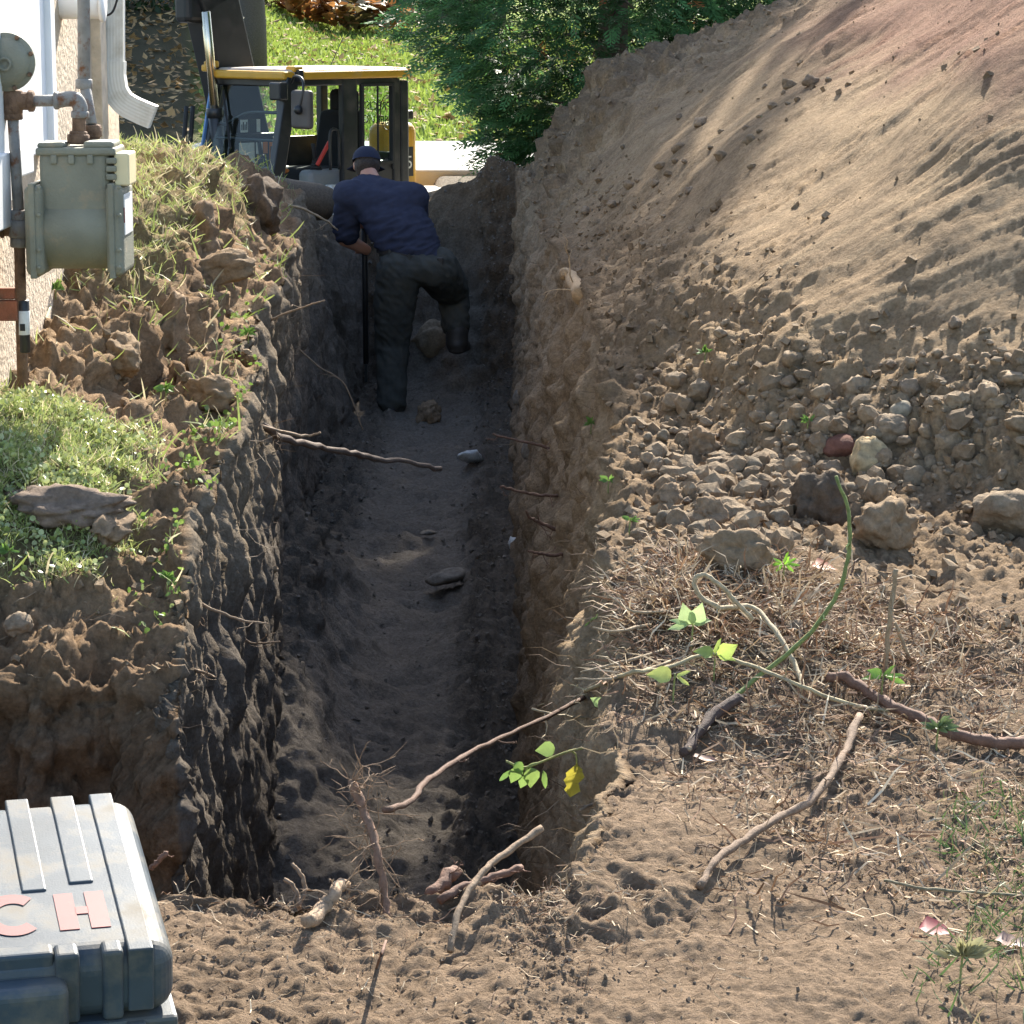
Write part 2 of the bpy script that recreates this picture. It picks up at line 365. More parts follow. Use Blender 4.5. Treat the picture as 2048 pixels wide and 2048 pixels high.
V0 = np.stack([X, YY, Z], -1).astype(np.float32)
def grid_normals(V):
    du = np.gradient(V, axis=1); dv = np.gradient(V, axis=0); n = np.cross(du, dv); return n/np.maximum(1e-9, np.linalg.norm(n, axis=-1, keepdims=True))
Nn = grid_normals(V0).astype(np.float32)
pts = V0.reshape(-1, 3); fine = ((YY > 3.4) & (YY < 24) & (np.abs(X) < .19*np.maximum(YY, 0)+1.2)).ravel()
q = pts[fine]; yq = q[:, 1]; sq = np.broadcast_to(CS, (NR, NC)).ravel()[fine]
steep = 1-np.abs(Nn.reshape(-1, 3)[fine][:, 2])
dug = np.interp(yq, Ys, trench).astype(np.float32)
isC = (sq == 'C')*dug; isD = (sq == 'D')*dug; isE = (sq == 'E')*dug; inn = ((sq == 'C') | (sq == 'D') | (sq == 'E'))*(1-dug)
isB = ((sq == 'B') | (sq == 'A')).astype(np.float32); isF = ((sq == 'F') | (sq == 'G')).astype(np.float32)
pileF = isF*np.clip(pile_all.ravel()[fine]/.15, 0, 1)
def soft(mask):                          # blur a section mask across columns so displacement fades over the borders
    full = np.zeros(NR*NC, np.float32); full[fine] = mask; full = full.reshape(NR, NC)
    k = 13; c = np.cumsum(np.pad(full, ((0, 0), (k, k)), 'edge'), 1); full = (c[:, 2*k-1:-1]-c[:, :-2*k])/(2*k-1)
    return full.ravel()[fine][:, ] if full.shape[1] == NC else mask
n_big = fbm(q, 3.2, 3); n_mid = fbm(q, 11, 3, .55, 5); n_fine = fbm(q, 42, 3, .6, 9)
ridge = 1-np.abs(fbm(q, 6.5, 3, .5, 21)); c_mid = cells(q, 16, 3); c_sm = cells(q, 42, 8)
af = np.clip(6.0/yq, 0, 1)**1.6; n_fine = n_fine*af; c_sm = c_sm*af; am = np.clip(8.5/yq, 0, 1); c_mid = c_mid*am; c_big = cells(q, 6.0, 12)
streakL = fbm(q, (9, 9, 1.6), 4, .55, 2)                              # downward streaks on the cut walls
streakF = fbm(q, (38, 38, 7), 3, .6, 71)*np.clip(9/yq, 0, 1)
streakP = fbm(np.stack([q[:, 0]*.55-q[:, 1]*.1, q[:, 1]*10, q[:, 2]*.55], 1), 1.0, 4, .62, 14)   # slide marks down the spoil slope
sP2 = fbm(np.stack([q[:, 0]*1.6, q[:, 1]*38, q[:, 2]*1.6], 1), 1.0, 3, .6, 18)
patch = sstep(-.1, .35, fbm(q, 1.3, 2, .5, 33))
near = sstep(7.5, 5.6, yq); leftface = isB*sstep(6.9, 6.55, yq)*sstep(4.7, 4.85, yq)
bank = isB*(1-leftface)*sstep(4.7, 5.1, yq)
lawnmask = isB*sstep(-.98, -1.12, q[:, 0]+.10*n_big)*sstep(6.75, 6.95, yq+.1*n_mid)*sstep(8.15, 7.75, yq+.1*n_mid)
moundgrass = isB*sstep(-1.12, -1.25, q[:, 0]+.12*n_big)*sstep(9.0, 9.6, yq+.15*n_mid)*sstep(13.5, 12.5, yq)
mid_rough = bank*(1-.8*np.maximum(lawnmask, .55*moundgrass))
d = 0*n_big
d += soft(mid_rough)*(-.055+.08*n_big+.055*(ridge-.7)+.045*c_big+.040*n_mid+.018*c_mid+.013*n_fine+.006*c_sm)
d += lawnmask*(.012*n_mid+.004*n_fine)+moundgrass*(.02*n_mid)
d += soft(leftface)*(-.03+.05*n_big+.035*streakL+.05*(ridge-.7)+.045*c_big+.030*n_mid+.020*c_mid+.009*n_fine+.008*streakF+.004*c_sm)
d += soft(isC)*(-.005+.045*n_big+.026*streakL+.015*streakF+.008*n_mid+.006*n_fine)
d += soft(isE)*(.055*n_big+.03*streakL+.020*streakF+.014*n_mid+.014*n_fine+.03*(ridge-.7))
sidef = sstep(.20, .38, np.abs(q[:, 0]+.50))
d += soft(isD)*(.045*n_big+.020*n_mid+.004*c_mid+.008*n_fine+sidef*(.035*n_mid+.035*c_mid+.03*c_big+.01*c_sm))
clodband = sstep(.55, .18, pile_all.ravel()[fine])+.0*n_big
topband = isF*sstep(14.5, 17, yq)
gr = isF*(1-pileF)
pvar = .35+sstep(-.25, .3, fbm(q, 1.7, 2, .5, 61))
slump = fbm(q, (1.1, .8, 1.1), 2, .5, 83)
d += pileF*(.06*slump+.010*n_big+.007*streakP*pvar+.004*sP2*pvar+.004*n_mid*pvar+.006*n_fine+(.010*c_mid+.004*c_sm)*patch)
d += pileF*clodband*(.026*c_mid+.03*c_big+.012*c_sm)+pileF*topband*(.05*n_big+.05*(ridge-.7)+.06*c_big*sstep(-.2, .2, n_big)+.045*c_mid+.02*n_mid)
fg = isF*(1-pileF)*near+inn*sstep(5.0, 4.75, yq)+isB*sstep(4.7, 4.58, yq)
fg = np.clip(fg, 0, 1)
groove = np.abs(np.sin((q[:, 0]*.75+q[:, 1]*1.9)*9+2.2*fbm(q, 2.5, 2, .5, 44)))
d += gr*(1-near)*(.03*n_big+.02*n_mid+.02*c_mid+.01*c_sm+.007*n_fine)
d += fg*(-.022+.020*n_big+.008*n_mid+.008*c_mid*patch+.006*c_sm*patch+.005*n_fine-.006*sstep(.25, .0, groove)*patch*sstep(4.9, 4.6, yq))
rim = np.exp(-((yq-4.55)/.13)**2)*sstep(-.75, -.5, q[:, 0])*sstep(.45, .2, q[:, 0]); d += rim*(-.012+.016*n_mid+.014*n_big+.010*c_mid)
d *= np.where(yq > 20.2, sstep(23, 20.2, yq), 1)
D = np.zeros(NR*NC, np.float32); D[fine] = d
V1 = (V0.reshape(-1, 3)+Nn.reshape(-1, 3)*D[:, None]).astype(np.float32)
Nn2 = grid_normals(V1.reshape(NR, NC, 3)).reshape(-1, 3)
# soil colours (dry tan subsoil, damp soil with painted-in shade low in the cut, dark topsoil, lens-flare red painted near the top of the heap)
tan = np.array([.335, .236, .142]); tan2 = np.array([.24, .17, .105]); damp_shade = np.array([.120, .100, .080]); top = np.array([.155, .108, .068]); red = np.array([.215, .10, .075])
grassc = np.array([.17, .16, .07])
C = np.zeros((NR*NC, 3), np.float32)+np.array([.07, .10, .03], np.float32)
mixc = lambda a, b, t: a*(1-t[:, None])+b*t[:, None]
cc = np.zeros((len(q), 3))+.5*(tan+top)
cc = mixc(cc, tan, pileF); cc = mixc(cc, tan2, pileF*sstep(-.2, .5, n_big+.5*streakP)*.8)
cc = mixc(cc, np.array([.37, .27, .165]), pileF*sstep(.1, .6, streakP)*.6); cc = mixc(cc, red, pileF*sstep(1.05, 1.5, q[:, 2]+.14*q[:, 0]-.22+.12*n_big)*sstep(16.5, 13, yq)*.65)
cc = mixc(cc, top*1.15, pileF*topband*sstep(-.2, .4, n_big)*.7)
cc = mixc(cc, np.array([.250, .178, .118]), fg)
cc = mixc(cc, np.array([.31, .212, .128]), bank); cc = mixc(cc, np.array([.19, .12, .07]), bank*sstep(0, .5, n_big)*.6)
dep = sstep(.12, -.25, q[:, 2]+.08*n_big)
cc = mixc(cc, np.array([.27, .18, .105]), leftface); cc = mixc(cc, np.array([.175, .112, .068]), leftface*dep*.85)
cc = mixc(cc, mixc(np.zeros((len(q), 3))+np.array([.22, .175, .125]), damp_shade*1.25+0*cc, dep), isC)
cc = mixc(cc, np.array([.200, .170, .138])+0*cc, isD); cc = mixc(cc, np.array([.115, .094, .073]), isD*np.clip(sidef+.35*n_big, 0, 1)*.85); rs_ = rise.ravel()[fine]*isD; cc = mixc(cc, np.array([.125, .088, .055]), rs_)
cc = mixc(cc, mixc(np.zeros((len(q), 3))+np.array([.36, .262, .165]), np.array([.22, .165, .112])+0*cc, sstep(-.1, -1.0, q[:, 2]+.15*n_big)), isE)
cc = mixc(cc, grassc, np.maximum(lawnmask, .7*moundgrass)*.7)
cc *= (1+.22*n_fine*.6+.16*n_mid)[:, None]
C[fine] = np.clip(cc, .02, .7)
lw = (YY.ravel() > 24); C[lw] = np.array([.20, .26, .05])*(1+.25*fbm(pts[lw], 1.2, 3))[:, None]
lb_ = sstep(-.105, -.118, pts[:, 0]/np.maximum(pts[:, 1], 1))*(YY.ravel() > 20); C = (C*(1-lb_[:, None])+lb_[:, None]*np.array([.055, .050, .026])).astype(np.float32)  # deep shade of the left background painted in as dark brown ground
C[(YY.ravel() > 20.3) & (YY.ravel() < 30.7) & (lb_ < .5) & (pile_all.ravel() < .02)] = (.24, .21, .17)
idx = np.arange(NR*NC).reshape(NR, NC)
Q = np.stack([idx[:-1, :-1], idx[:-1, 1:], idx[1:, 1:], idx[1:, :-1]], -1)
rowm = ((Ys[:-1]+Ys[1:])/2)[:, None]; pm = (pile_all[:-1, :-1] > .04) & np.isin(CS[:-1], ['F', 'G'])[None, :] & (rowm < 22)
lm = (rowm > 26.5) & ~pm
def sub(name, mask, mat):
    f = Q[mask].reshape(-1, 4); u, inv = np.unique(f, return_inverse=True)
    return mesh_np(name, V1[u], inv.reshape(-1, 4), mat, col=C[u])
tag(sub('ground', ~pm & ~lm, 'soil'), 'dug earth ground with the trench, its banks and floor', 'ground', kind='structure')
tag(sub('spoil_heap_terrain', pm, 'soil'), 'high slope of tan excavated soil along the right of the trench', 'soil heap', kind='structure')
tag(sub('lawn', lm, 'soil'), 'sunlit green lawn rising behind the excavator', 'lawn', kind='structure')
# look-up of the terrain seen at a pixel
_px, _py, _dep = project(V1); ok = fine & 1 == 1 if False else (_px > -300) & (_px < 2348) & (_py > -300) & (_py < 2348) & (pts[:, 1] > 3)
CELL = 7; nb = 2648//CELL+1; HG = np.full((nb, nb), -1, np.int64); ids = np.nonzero(ok)[0]
ci = ((_px[ids]+300)/CELL).astype(int); cj = ((_py[ids]+300)/CELL).astype(int); order = np.argsort(-_dep[ids]); HG[cj[order], ci[order]] = ids[order]
def hit_i(px, py):
    i, j = int((px+300)/CELL), int((py+300)/CELL)
    for r in range(0, 12):
        a = HG[max(0, j-r):j+r+1, max(0, i-r):i+r+1].ravel(); a = a[a >= 0]
        if len(a):
            dd = (_px[a]-px)**2+(_py[a]-py)**2; near_ = a[dd <= dd.min()+9]; return near_[np.argmin(_dep[near_])]
    return ids[0]
def hit(px, py, lift=0): v = V1[hit_i(px, py)]; return Vector((float(v[0]), float(v[1]), float(v[2])+lift))
_fx = None
def ground_z(x, y):
    r = int(np.clip(np.searchsorted(Ys, y), 0, NR-1)); row = V1.reshape(NR, NC, 3)[r]; k = int(np.argmin((row[:, 0]-x)**2)); return float(row[k, 2])
def TR(p): return Matrix.Translation(-Vector(p))
# ------------------------------------------------------------------ driveway and kerb
g = G(); g.box((-12, 25.3, -.35), (9, 30.6, .045)); tag(g.build('driveway', 'concrete', bevel=.02), 'pale sunlit concrete drive beyond the trench', 'driveway', kind='structure')
g = G(); g.box((-.8, 20.6, -.4), (9, 25.1, -.088)); tag(g.build('street_gutter', 'concrete'), 'pale concrete strip below the kerb', 'pavement', kind='structure')
# ------------------------------------------------------------------ house
HX = -1.5
hb = Vector((HX, 9.2, .4)); house = empty('house', hb); tag(house, 'cream stucco house wall with white siding panel and downspout at far left', 'house')
g = G(); g.box((HX-4, 7.2, -.4), (HX, 10.45, 4)); g.build('wall', 'stucco', house, xf=TR(hb))
g = G(); g.box((HX-.02, 9.94, .75), (HX+.035, 10.08, 4)); g.build('trim_board', 'wood_cream', house, xf=TR(hb), bevel=.004)
g = G(); g.box((HX-.02, 10.17, .7), (HX+.02, 10.455, 4)); g.build('corner_board', 'wood_cream', house, xf=TR(hb), bevel=.004)
g = G(); g.box((HX, 7.0, 1.12), (HX+.04, 8.72, 4)); g.build('siding_panel', 'white_paint', house, xf=TR(hb), bevel=.004)
g = G(); g.box((HX-.01, 8.72, 1.08), (HX+.06, 8.80, 4)); g.build('siding_trim', 'white_paint', house, xf=TR(hb), bevel=.004)
for k, (y0, y1, z0) in enumerate([(8.42, 8.62, 1.09), (8.2, 8.42, 1.04), (8.0, 8.2, .98), (7.4, 8.0, .91)]):
    g = G(); g.box((HX, y0, z0), (HX+.044+.002*k, y1, 1.125)); g.build('white_step', 'white_paint', house, xf=TR(hb), bevel=.006)
vp = P(140, 5, 9.35); g = G(); g.cyl((HX-.02, 9.3, vp.z), (HX+.13, 9.3, vp.z), .055, n=20); v = g.build('vent', 'white_paint', house, xf=TR(hb))
g = G(); g.cyl((HX+.13, 9.3, vp.z), (HX+.145, 9.3, vp.z), .065, n=20); g.build('vent_hood', 'white_paint', v)
v.children[0].data.transform(TR(hb))
def duct(pts, w, h, flutes=7):          # fluted rectangular downspout swept along points (profile in its own frame)
    g = G(); prof = []
    n = flutes*2
    for i in range(n+1): prof.append((-w/2+w*i/n, -h/2+(.0009 if i % 2 else 0)))
    for i in range(5): prof.append((w/2-(.002 if i % 2 else 0), -h/2+h*(i+1)/5))
    for i in range(n): prof.append((w/2-w*(i+1)/n, h/2-(.0009 if i % 2 else 0)))
    for i in range(4): prof.append((-w/2+(.002 if i % 2 else 0), h/2-h*(i+1)/5))
    V = []; F = []; m = len(prof)
    for i, p in enumerate(pts):
        d = (pts[min(i+1, len(pts)-1)]-pts[max(i-1, 0)]).normalized(); a = Vector((0, -1, 0)).cross(d).normalized(); b = d.cross(a)
        if i == 0: a0 = a
        s_ = 1-(.018 if (0 < i < len(pts)-2 and i % 2) else 0) if len(pts) > 4 else 1
        for x, y_ in prof: V.append(p+a*x*s_-Vector((0, 1, 0))*(-y_)*s_)
    for i in range(len(pts)-1):
        for j in range(m): F.append((i*m+j, i*m+(j+1) % m, (i+1)*m+(j+1) % m, (i+1)*m+j))
    return g.add(V, F, False)
DY = 10.15; top_ = P(226, -300, DY); j0 = P(227, 135, DY)
dsp = duct([top_, j0], .077, .06).build('downspout', 'aluminium', house, xf=TR(hb))
arc = [P(227, 122, DY), P(227, 150, DY), P(229, 165, DY), P(232, 180, DY), P(238, 193, DY), P(247, 204, DY), P(258, 212, DY), P(272, 219, DY), P(290, 227, DY), P(307, 234, DY)]
el = duct([p+Vector((0, -.004, 0)) for p in arc], .082, .066).build('elbow', 'aluminium', dsp); el.data.transform(TR(hb))
sd = el.modifiers.new('thickness', 'SOLIDIFY'); sd.thickness = .003
g = G(); g.tube(spline([P(176, -20, 9.9), P(186, 10, 9.9), P(203, 30, 9.9), P(224, 25, 9.9), P(236, -5, 9.9)], 6), .004, 6); g.build('cable', 'rubber', house, xf=TR(hb))
# ------------------------------------------------------------------ gas meter
MY = 8.0
base = P(48, 775, MY); meter = empty('gas_meter', base); tag(meter, 'grey household gas meter on rusty piping with round regulator beside the house', 'gas meter')
X0 = TR(base)
def mp(px, py, dy=0): return P(px, py, MY+dy)
g = G(); g.cyl(mp(46, 790), mp(39, 490), .0165); g.build('riser_pipe', 'rusty', meter, xf=X0)
g = G(); g.cyl(mp(48, 705), mp(46, 600), .0185); g.build('riser_tape', 'black_paint', meter, xf=X0)
g = G(); g.cyl(mp(47, 670), mp(46.5, 620), .0192); lb = g.build('riser_label', 'decal_white', meter, xf=X0)
g = G(); g.box(tuple(mp(40, 662, -.0205)), tuple(mp(50, 648, -.0195))); g.build('label_print', 'decal_black', lb, xf=X0)
g = G(); g.cyl(mp(38, 495), mp(38, 470), .026, n=8); g.cyl(mp(38, 475), mp(38, 440), .031, n=20); g.cyl(mp(37, 444), mp(37, 420), .027, n=8)
val = g.build('valve', 'grey_pipe', meter, xf=X0)
g = G(); g.cyl(mp(38, 458), mp(4, 458), .021); g.cyl(mp(8, 458), mp(0, 458), .027, n=8); g.build('valve_plug', 'rusty', val, xf=X0)
g = G(); g.box(tuple(mp(52, 465, -.02)), tuple(mp(74, 452, .02))); g.build('valve_lug', 'grey_pipe', val, xf=X0, bevel=.004)
g = G(); g.cyl(mp(37, 425), mp(26, 235), .0165); g.build('upper_riser', 'grey_pipe', meter, xf=X0)
g = G(); g.cyl(mp(26, 240), mp(25, 222), .029, n=8); g.cyl(mp(25, 228), mp(25, 180), .030); g.cyl(mp(25, 202), mp(68, 202), .026); g.cyl(mp(55, 202), mp(69, 202), .031, n=8)
g.build('tee', 'rusty', meter, xf=X0)
g = G(); rc = mp(12, 124, -.03); pr = [(.018, -.035), (.045, -.03), (.068, -.012), (.070, -.004), (.083, -.004), (.084, .006), (.070, .008), (.06, .03), (.03, .04)]
g.lathe(pr, rc, (0, 1, 0), 36); reg = g.build('regulator', 'grey_cast', meter, xf=X0)
for k in range(8):
    a = 2*math.pi*(k+.4)/8; c = rc+Vector((.077*math.cos(a), -.004, .077*math.sin(a))); g = G(); g.cyl(c, c+Vector((0, -.008, 0)), .007, n=6); g.build('bolt', 'rusty', reg, xf=X0)
g = G(); c = mp(10, 128, -.065); g.lathe([(.020, 0), (.021, -.012), (.014, -.013), (.012, -.004)], c, (0, 1, 0), 18); g.build('vent_cap', 'grey_cast', reg, xf=X0)
g = G(); g.cyl(mp(66, 202), mp(112, 201), .0165); g.build('crossover_pipe', 'grey_pipe', meter, xf=X0)
g = G(); g.cyl(mp(108, 201), mp(118, 201), .026, n=18)
g.tube(spline([mp(114, 201), mp(135, 198), mp(152, 200), mp(160, 214), mp(160, 230)], 6), .0225, 14); g.cyl(mp(160, 222), mp(160, 236), .026, n=18); g.build('pipe_elbow', 'grey_pipe', meter, xf=X0)
g = G(); g.cyl(mp(158, 232), mp(158, 272), .020); g.build('nipple', 'rusty', meter, xf=X0)
g = G(); g.cyl(mp(157, 268), mp(157, 288), .033, n=8); g.cyl(mp(157, 262), mp(157, 272), .026, n=16); g.build('union_nut', 'rusty', meter, xf=X0)
g = G(); g.cyl(mp(166, -320, .10), mp(168, 165, .10), .0185); g.cyl(mp(168, 158, .10), mp(168, 178, .10), .025, n=14); g.cyl(mp(170, 170, .1), mp(183, 250, .06), .0165); g.build('outlet_pipe', 'grey_pipe', meter, xf=X0)
g = G(); g.cyl(mp(184, 250, .06), mp(186, 275, .06), .027, n=8); g.cyl(mp(186, 270, .06), mp(187, 290, .06), .02); g.build('outlet_union', 'rusty', meter, xf=X0)
def rbox(name, mat, a, b, bev, par, seg=3, taper=1, y0=-.09, y1=.09):
    lo = mp(a[0], b[1]); hi = mp(b[0], a[1]); g = G(); g.box((lo.x, MY+y0, lo.z), (hi.x, MY+y1, hi.z), taper=taper); return g.build(name, mat, par, xf=X0, bevel=bev, seg=seg)
body = rbox('body', 'grey_cast', (92, 300), (226, 470), .02, meter, 4)
g = G(); g.cyl(mp(90, 460), mp(234, 460), .112, n=40); g.build('lower_case', 'grey_cast', meter, xf=X0)
lid = rbox('lid', 'grey_cast', (82, 292), (240, 308), .008, meter, 3, y0=-.10, y1=.10)
rbox('lid_dome', 'grey_cast', (84, 282), (136, 294), .008, lid, 3, y0=-.09, y1=.05); rbox('lid_dome', 'grey_cast', (176, 280), (236, 294), .008, lid, 3, y0=-.09, y1=.05)
for x in (118, 153, 190): rbox('lug', 'grey_cast', (x-6, 306), (x+6, 325), .004, body, 2, y0=-.1, y1=-.085)
for (xa, xb) in ((66, 98), (226, 256)):
    cv = rbox('side_cover', 'grey_cast', (xa, 366), (xb, 545), .02, meter, 4, y0=-.125, y1=.11)
    rbox('cover_flange', 'grey_cast', (xa+(10 if xa < 100 else 6), 362), (xa+(17 if xa < 100 else 13), 549), .003, cv, 2, y0=-.13, y1=.115)
    for yy in (375, 430, 500, 535):
        c = mp(xa+13, yy, -.13); g = G(); g.cyl(c, c+Vector((0, -.01, 0)), .006, n=8); g.build('bolt', 'grey_cast', cv, xf=X0)
rbox('plate', 'decal_white', (246, 385), (258.6, 465), .001, meter, 1, y0=-.10, y1=.06)
rbox('plate_print', 'red_print', (250, 410), (259, 440), .0005, meter.children[-1], 1, y0=-.104, y1=.03)
ib = rbox('index_box', 'index_cream', (238, 303), (266, 368), .006, meter, 3, y0=-.09, y1=.06)
for yy in (318, 334, 350): rbox('index_mount', 'grey_cast', (222, yy-6), (242, yy+6), .004, ib, 2, y0=-.1, y1=-.06)
rbox('rusty_bracket', 'rust_red', (-40, 576), (31, 598), .003, meter, 1, y0=-.01, y1=.03); rbox('rusty_bracket', 'rust_red', (-40, 600), (37, 640), .003, meter, 1, y0=-.03, y1=.02)
# ------------------------------------------------------------------ tool case
FR = P(352, 1893, 3.5); BR = P(262, 1583, 3.97)
yax = (BR-FR).normalized(); xax = Vector((yax.y, -yax.x, 0)).normalized(); zax = xax.cross(yax)
M4 = Matrix((xax, yax, zax)).transposed().to_4x4(); M4.translation = FR
case = empty('tool_case'); case.matrix_world = M4@Matrix.Translation((0, 0, -.31)); tag(case, 'muddy dark plastic tool case with red letters on its ribbed lid', 'tool case')
TU = Matrix.Translation((0, 0, .31))
def cb(name, mat, a, b, bev, par, seg=4): g = G(); g.box(a, b); return g.build(name, mat, par, xf=TU, bevel=bev, seg=seg)
cb('base', 'case_plastic', (-.655, .012, -.31), (-.008, .47, -.118), .028, case)
lidc = cb('lid', 'case_plastic', (-.66, 0, -.105), (0, .485, 0), .034, case, 7)
cb('rim', 'case_plastic', (-.663, -.004, -.128), (.003, .489, -.103), .006, case, 2)
cb('rib', 'case_plastic', (-.064, -.004, -.09), (-.030, .487, .0032), .0026, lidc, 3)
for k, (x, y0) in enumerate([(-.118, .205), (-.184, .19), (-.25, .19), (-.316, .2), (-.382, .2), (-.448, .2), (-.514, .2)]): cb('rib', 'case_plastic', (x-.003, y0, -.06), (x+.031, .487, .0032), .0026, lidc, 3)
for x0, x1 in ((-.160, -.128), (-.098, -.070)): cb('front_rib', 'case_plastic', (x0, -.006, -.10), (x1, .030, .004), .006, lidc, 3)
cb('lid_step', 'case_plastic', (-.40, .005, -.06), (-.160, .035, .003), .006, lidc, 3)
ha = cb('latch', 'case_plastic', (-.42, -.038, -.150), (-.145, .01, -.028), .014, case, 4)
for x in (-.125, -.067): cb('hinge_block', 'case_plastic', (x, -.012, -.150), (x+.026, .01, -.105), .003, case, 2)
cb('lower_panel', 'case_plastic', (-.14, -.002, -.29), (-.02, .02, -.150), .006, case, 2)
g = G(); zt = .0006
for a, b in (((-.146, .070), (-.120, .176)), ((-.104, .070), (-.078, .176)), ((-.121, .113), (-.103, .133))):
    g.box((a[0], a[1], zt-.004), (b[0], b[1], zt+.0008))
g.build('letter_h', 'red_print', lidc, xf=TU)
g = G(); V = []; F = []; n = 26
for i in range(n+1):
    a = R(48+264*i/n)
    for r_ in (1., .56):
        V.append((-.204+.042*r_*math.cos(a), .125+.060*r_*math.sin(a), zt+.0009))
for i in range(n): F.append((2*i, 2*i+2, 2*i+3, 2*i+1))
g.add(V, F, False); g.build('letter_c', 'red_print', lidc, xf=TU)
# ------------------------------------------------------------------ excavator (local: +x forward, +y its left side, z up)
eb = Vector((P(602, 300, 24).x, 24, -1.475)); exc = empty('excavator', eb, (0, 0, math.atan2(-.70, -.71)))
tag(exc, 'compact black and yellow excavator with glazed cab behind the man', 'excavator')
def ep(name, mat, fn, par=None, bev=0, seg=2): g = G(); fn(g); return g.build(name, mat, par or exc, bevel=bev, seg=seg)
for s in (-1, 1):
    def trk(g, s=s):
        for z0, z1, x in ((.0, .62, 1.0),): g.box((-x, s*.9-.2, z0), (x, s*.9+.2, z1))
    t = ep('track', 'rubber', trk, None, .22, 4)
    for k in range(5): ep('track_roller', 'black_paint', lambda g: g.cyl((-.8+.4*k, s*.9-.22, .2), (-.8+.4*k, s*.9+.22, .2), .1), t)
ep('undercarriage', 'black_paint', lambda g: (g.box((-.6, -.7, .3), (.6, .7, .62)), g.cyl((0, 0, .6), (0, 0, .8), .5)), None, .03)
ep('platform', 'black_paint', lambda g: g.box((-1.05, -.98, .78), (.75, .62, .92)), None, .03)
cw = ep('counterweight', 'yellow_paint', lambda g: (g.box((-1.12, -.98, .85), (-.74, .0, 1.60)), g.box((-1.26, -.12, 1.0), (-.84, .16, 1.98))), None, .10, 5)
ep('engine_hood', 'yellow_paint', lambda g: g.box((-1.0, -.98, .92), (-.1, -.80, 1.5)), None, .05, 3)
ep('warning_band', 'decal_black', lambda g: g.box((-1.17, .158, 1.50), (-1.0, .163, 1.76)), cw)
ep('rear_lamp', 'black_paint', lambda g: (g.box((-1.12, .02, 1.97), (-1.0, .13, 2.04)), g.box((-1.2, .0, 2.0), (-1.1, .14, 2.08))), cw, .01)
cab = ep('cab_frame', 'black_paint', lambda g: (
    g.bar((.50, -.48, 2.40), (.82, -.48, .92), .06, .07), g.bar((.50, .47, 2.40), (.82, .47, .92), .08, .13),
    g.bar((-.12, .485, 2.40), (-.12, .485, .92), .17, .06, (0, 1, 0)), g.bar((-.66, .48, 2.38), (-.66, .48, .92), .07, .08), g.bar((-.66, -.48, 2.38), (-.66, -.48, .92), .08, .08),
    g.bar((-.17, -.485, 2.40), (-.17, -.485, .92), .05, .045, (0, 1, 0)),
    g.bar((.51, -.5, 2.36), (.51, .5, 2.36), .06, .07), g.bar((.50, .48, 2.37), (-.68, .48, 2.37), .06, .08), g.bar((.50, -.48, 2.37), (-.68, -.48, 2.37), .06, .08), g.bar((-.66, -.5, 2.36), (-.66, .5, 2.36), .06, .08),
    g.bar((-.1, -.485, 1.88), (.58, -.485, 1.88), .03, .04), g.bar((.60, -.48, 1.88), (.60, .44, 1.88), .03, .025), g.box((-.70, -.5, .9), (.77, .5, 1.0))), None, .012)
ep('rear_panel', 'black_paint', lambda g: g.box((-.72, -.48, .95), (-.68, .48, 1.74)), cab, .01)
ep('rear_post', 'black_paint', lambda g: g.box((-.80, .36, 1.0), (-.70, .52, 2.36)), cab, .02)
ep('side_panel', 'black_paint', lambda g: g.box((-.62, .47, .95), (-.22, .50, 1.68)), cab, .01)
ep('sill_panel', 'black_paint', lambda g: g.box((-.64, -.505, .95), (.60, -.48, 1.86)), cab, .005)
rf = ep('roof', 'roof_grey', lambda g: g.box((-.70, -.50, 2.405), (.52, .50, 2.475)), cab, .04, 4)
ep('roof_edge', 'yellow_paint', lambda g: (g.box((.44, -.53, 2.385), (.60, .50, 2.455)), g.box((-.78, .46, 2.385), (.42, .545, 2.455)), g.box((-.78, -.54, 2.385), (.42, -.46, 2.455)), g.box((-.86, -.5, 2.385), (-.70, .5, 2.465))), rf, .018, 3)
for bx_ in (((.54, -.56, 2.44), (.64, -.48, 2.50)), ((.48, -.60, 2.47), (.58, -.50, 2.53)), ((.40, .40, 2.45), (.50, .52, 2.50))): ep('roof_bracket', 'yellow_paint', lambda g: g.box(*bx_), rf, .015)
ep('roof_clip', 'black_paint', lambda g: g.box((.43, .47, 2.37), (.48, .56, 2.47)), rf, .008)
def pane(g, pts): g.add(pts, [(0, 1, 2, 3)], False)
ws = ep('windshield', 'glass', lambda g: pane(g, [(.80, -.46, 1.05), (.80, .42, 1.05), (.525, .42, 2.34), (.525, -.46, 2.34)]), cab)
ep('wiper', 'rubber', lambda g: g.bar((.56, -.36, 2.28), (.66, -.15, 1.80), .015), ws)
ep('rear_side_window', 'glass', lambda g: pane(g, [(-.25, .49, 1.66), (-.62, .49, 1.66), (-.62, .49, 2.33), (-.25, .49, 2.33)]), cab)
ep('window_frame', 'rubber', lambda g: (g.bar((-.265, .5, 1.6), (-.265, .5, 2.34), .04, .03), g.bar((-.615, .5, 1.6), (-.615, .5, 2.34), .045, .03), g.bar((-.26, .5, 2.33), (-.62, .5, 2.33), .04, .03), g.bar((-.26, .5, 1.66), (-.62, .5, 1.66), .04, .03), g.bar((-.45, .498, 1.66), (-.45, .498, 2.33), .022, .012)), cab, .006)
fw = ep('far_side_window', 'glass', lambda g: pane(g, [(-.1, -.49, 1.88), (-.62, -.49, 1.88), (-.62, -.49, 2.33), (-.2, -.49, 2.33)]), cab)
bw = ep('rear_window', 'glass', lambda g: pane(g, [(-.68, -.44, 1.6), (-.68, .44, 1.6), (-.68, .44, 2.32), (-.68, -.44, 2.32)]), cab)
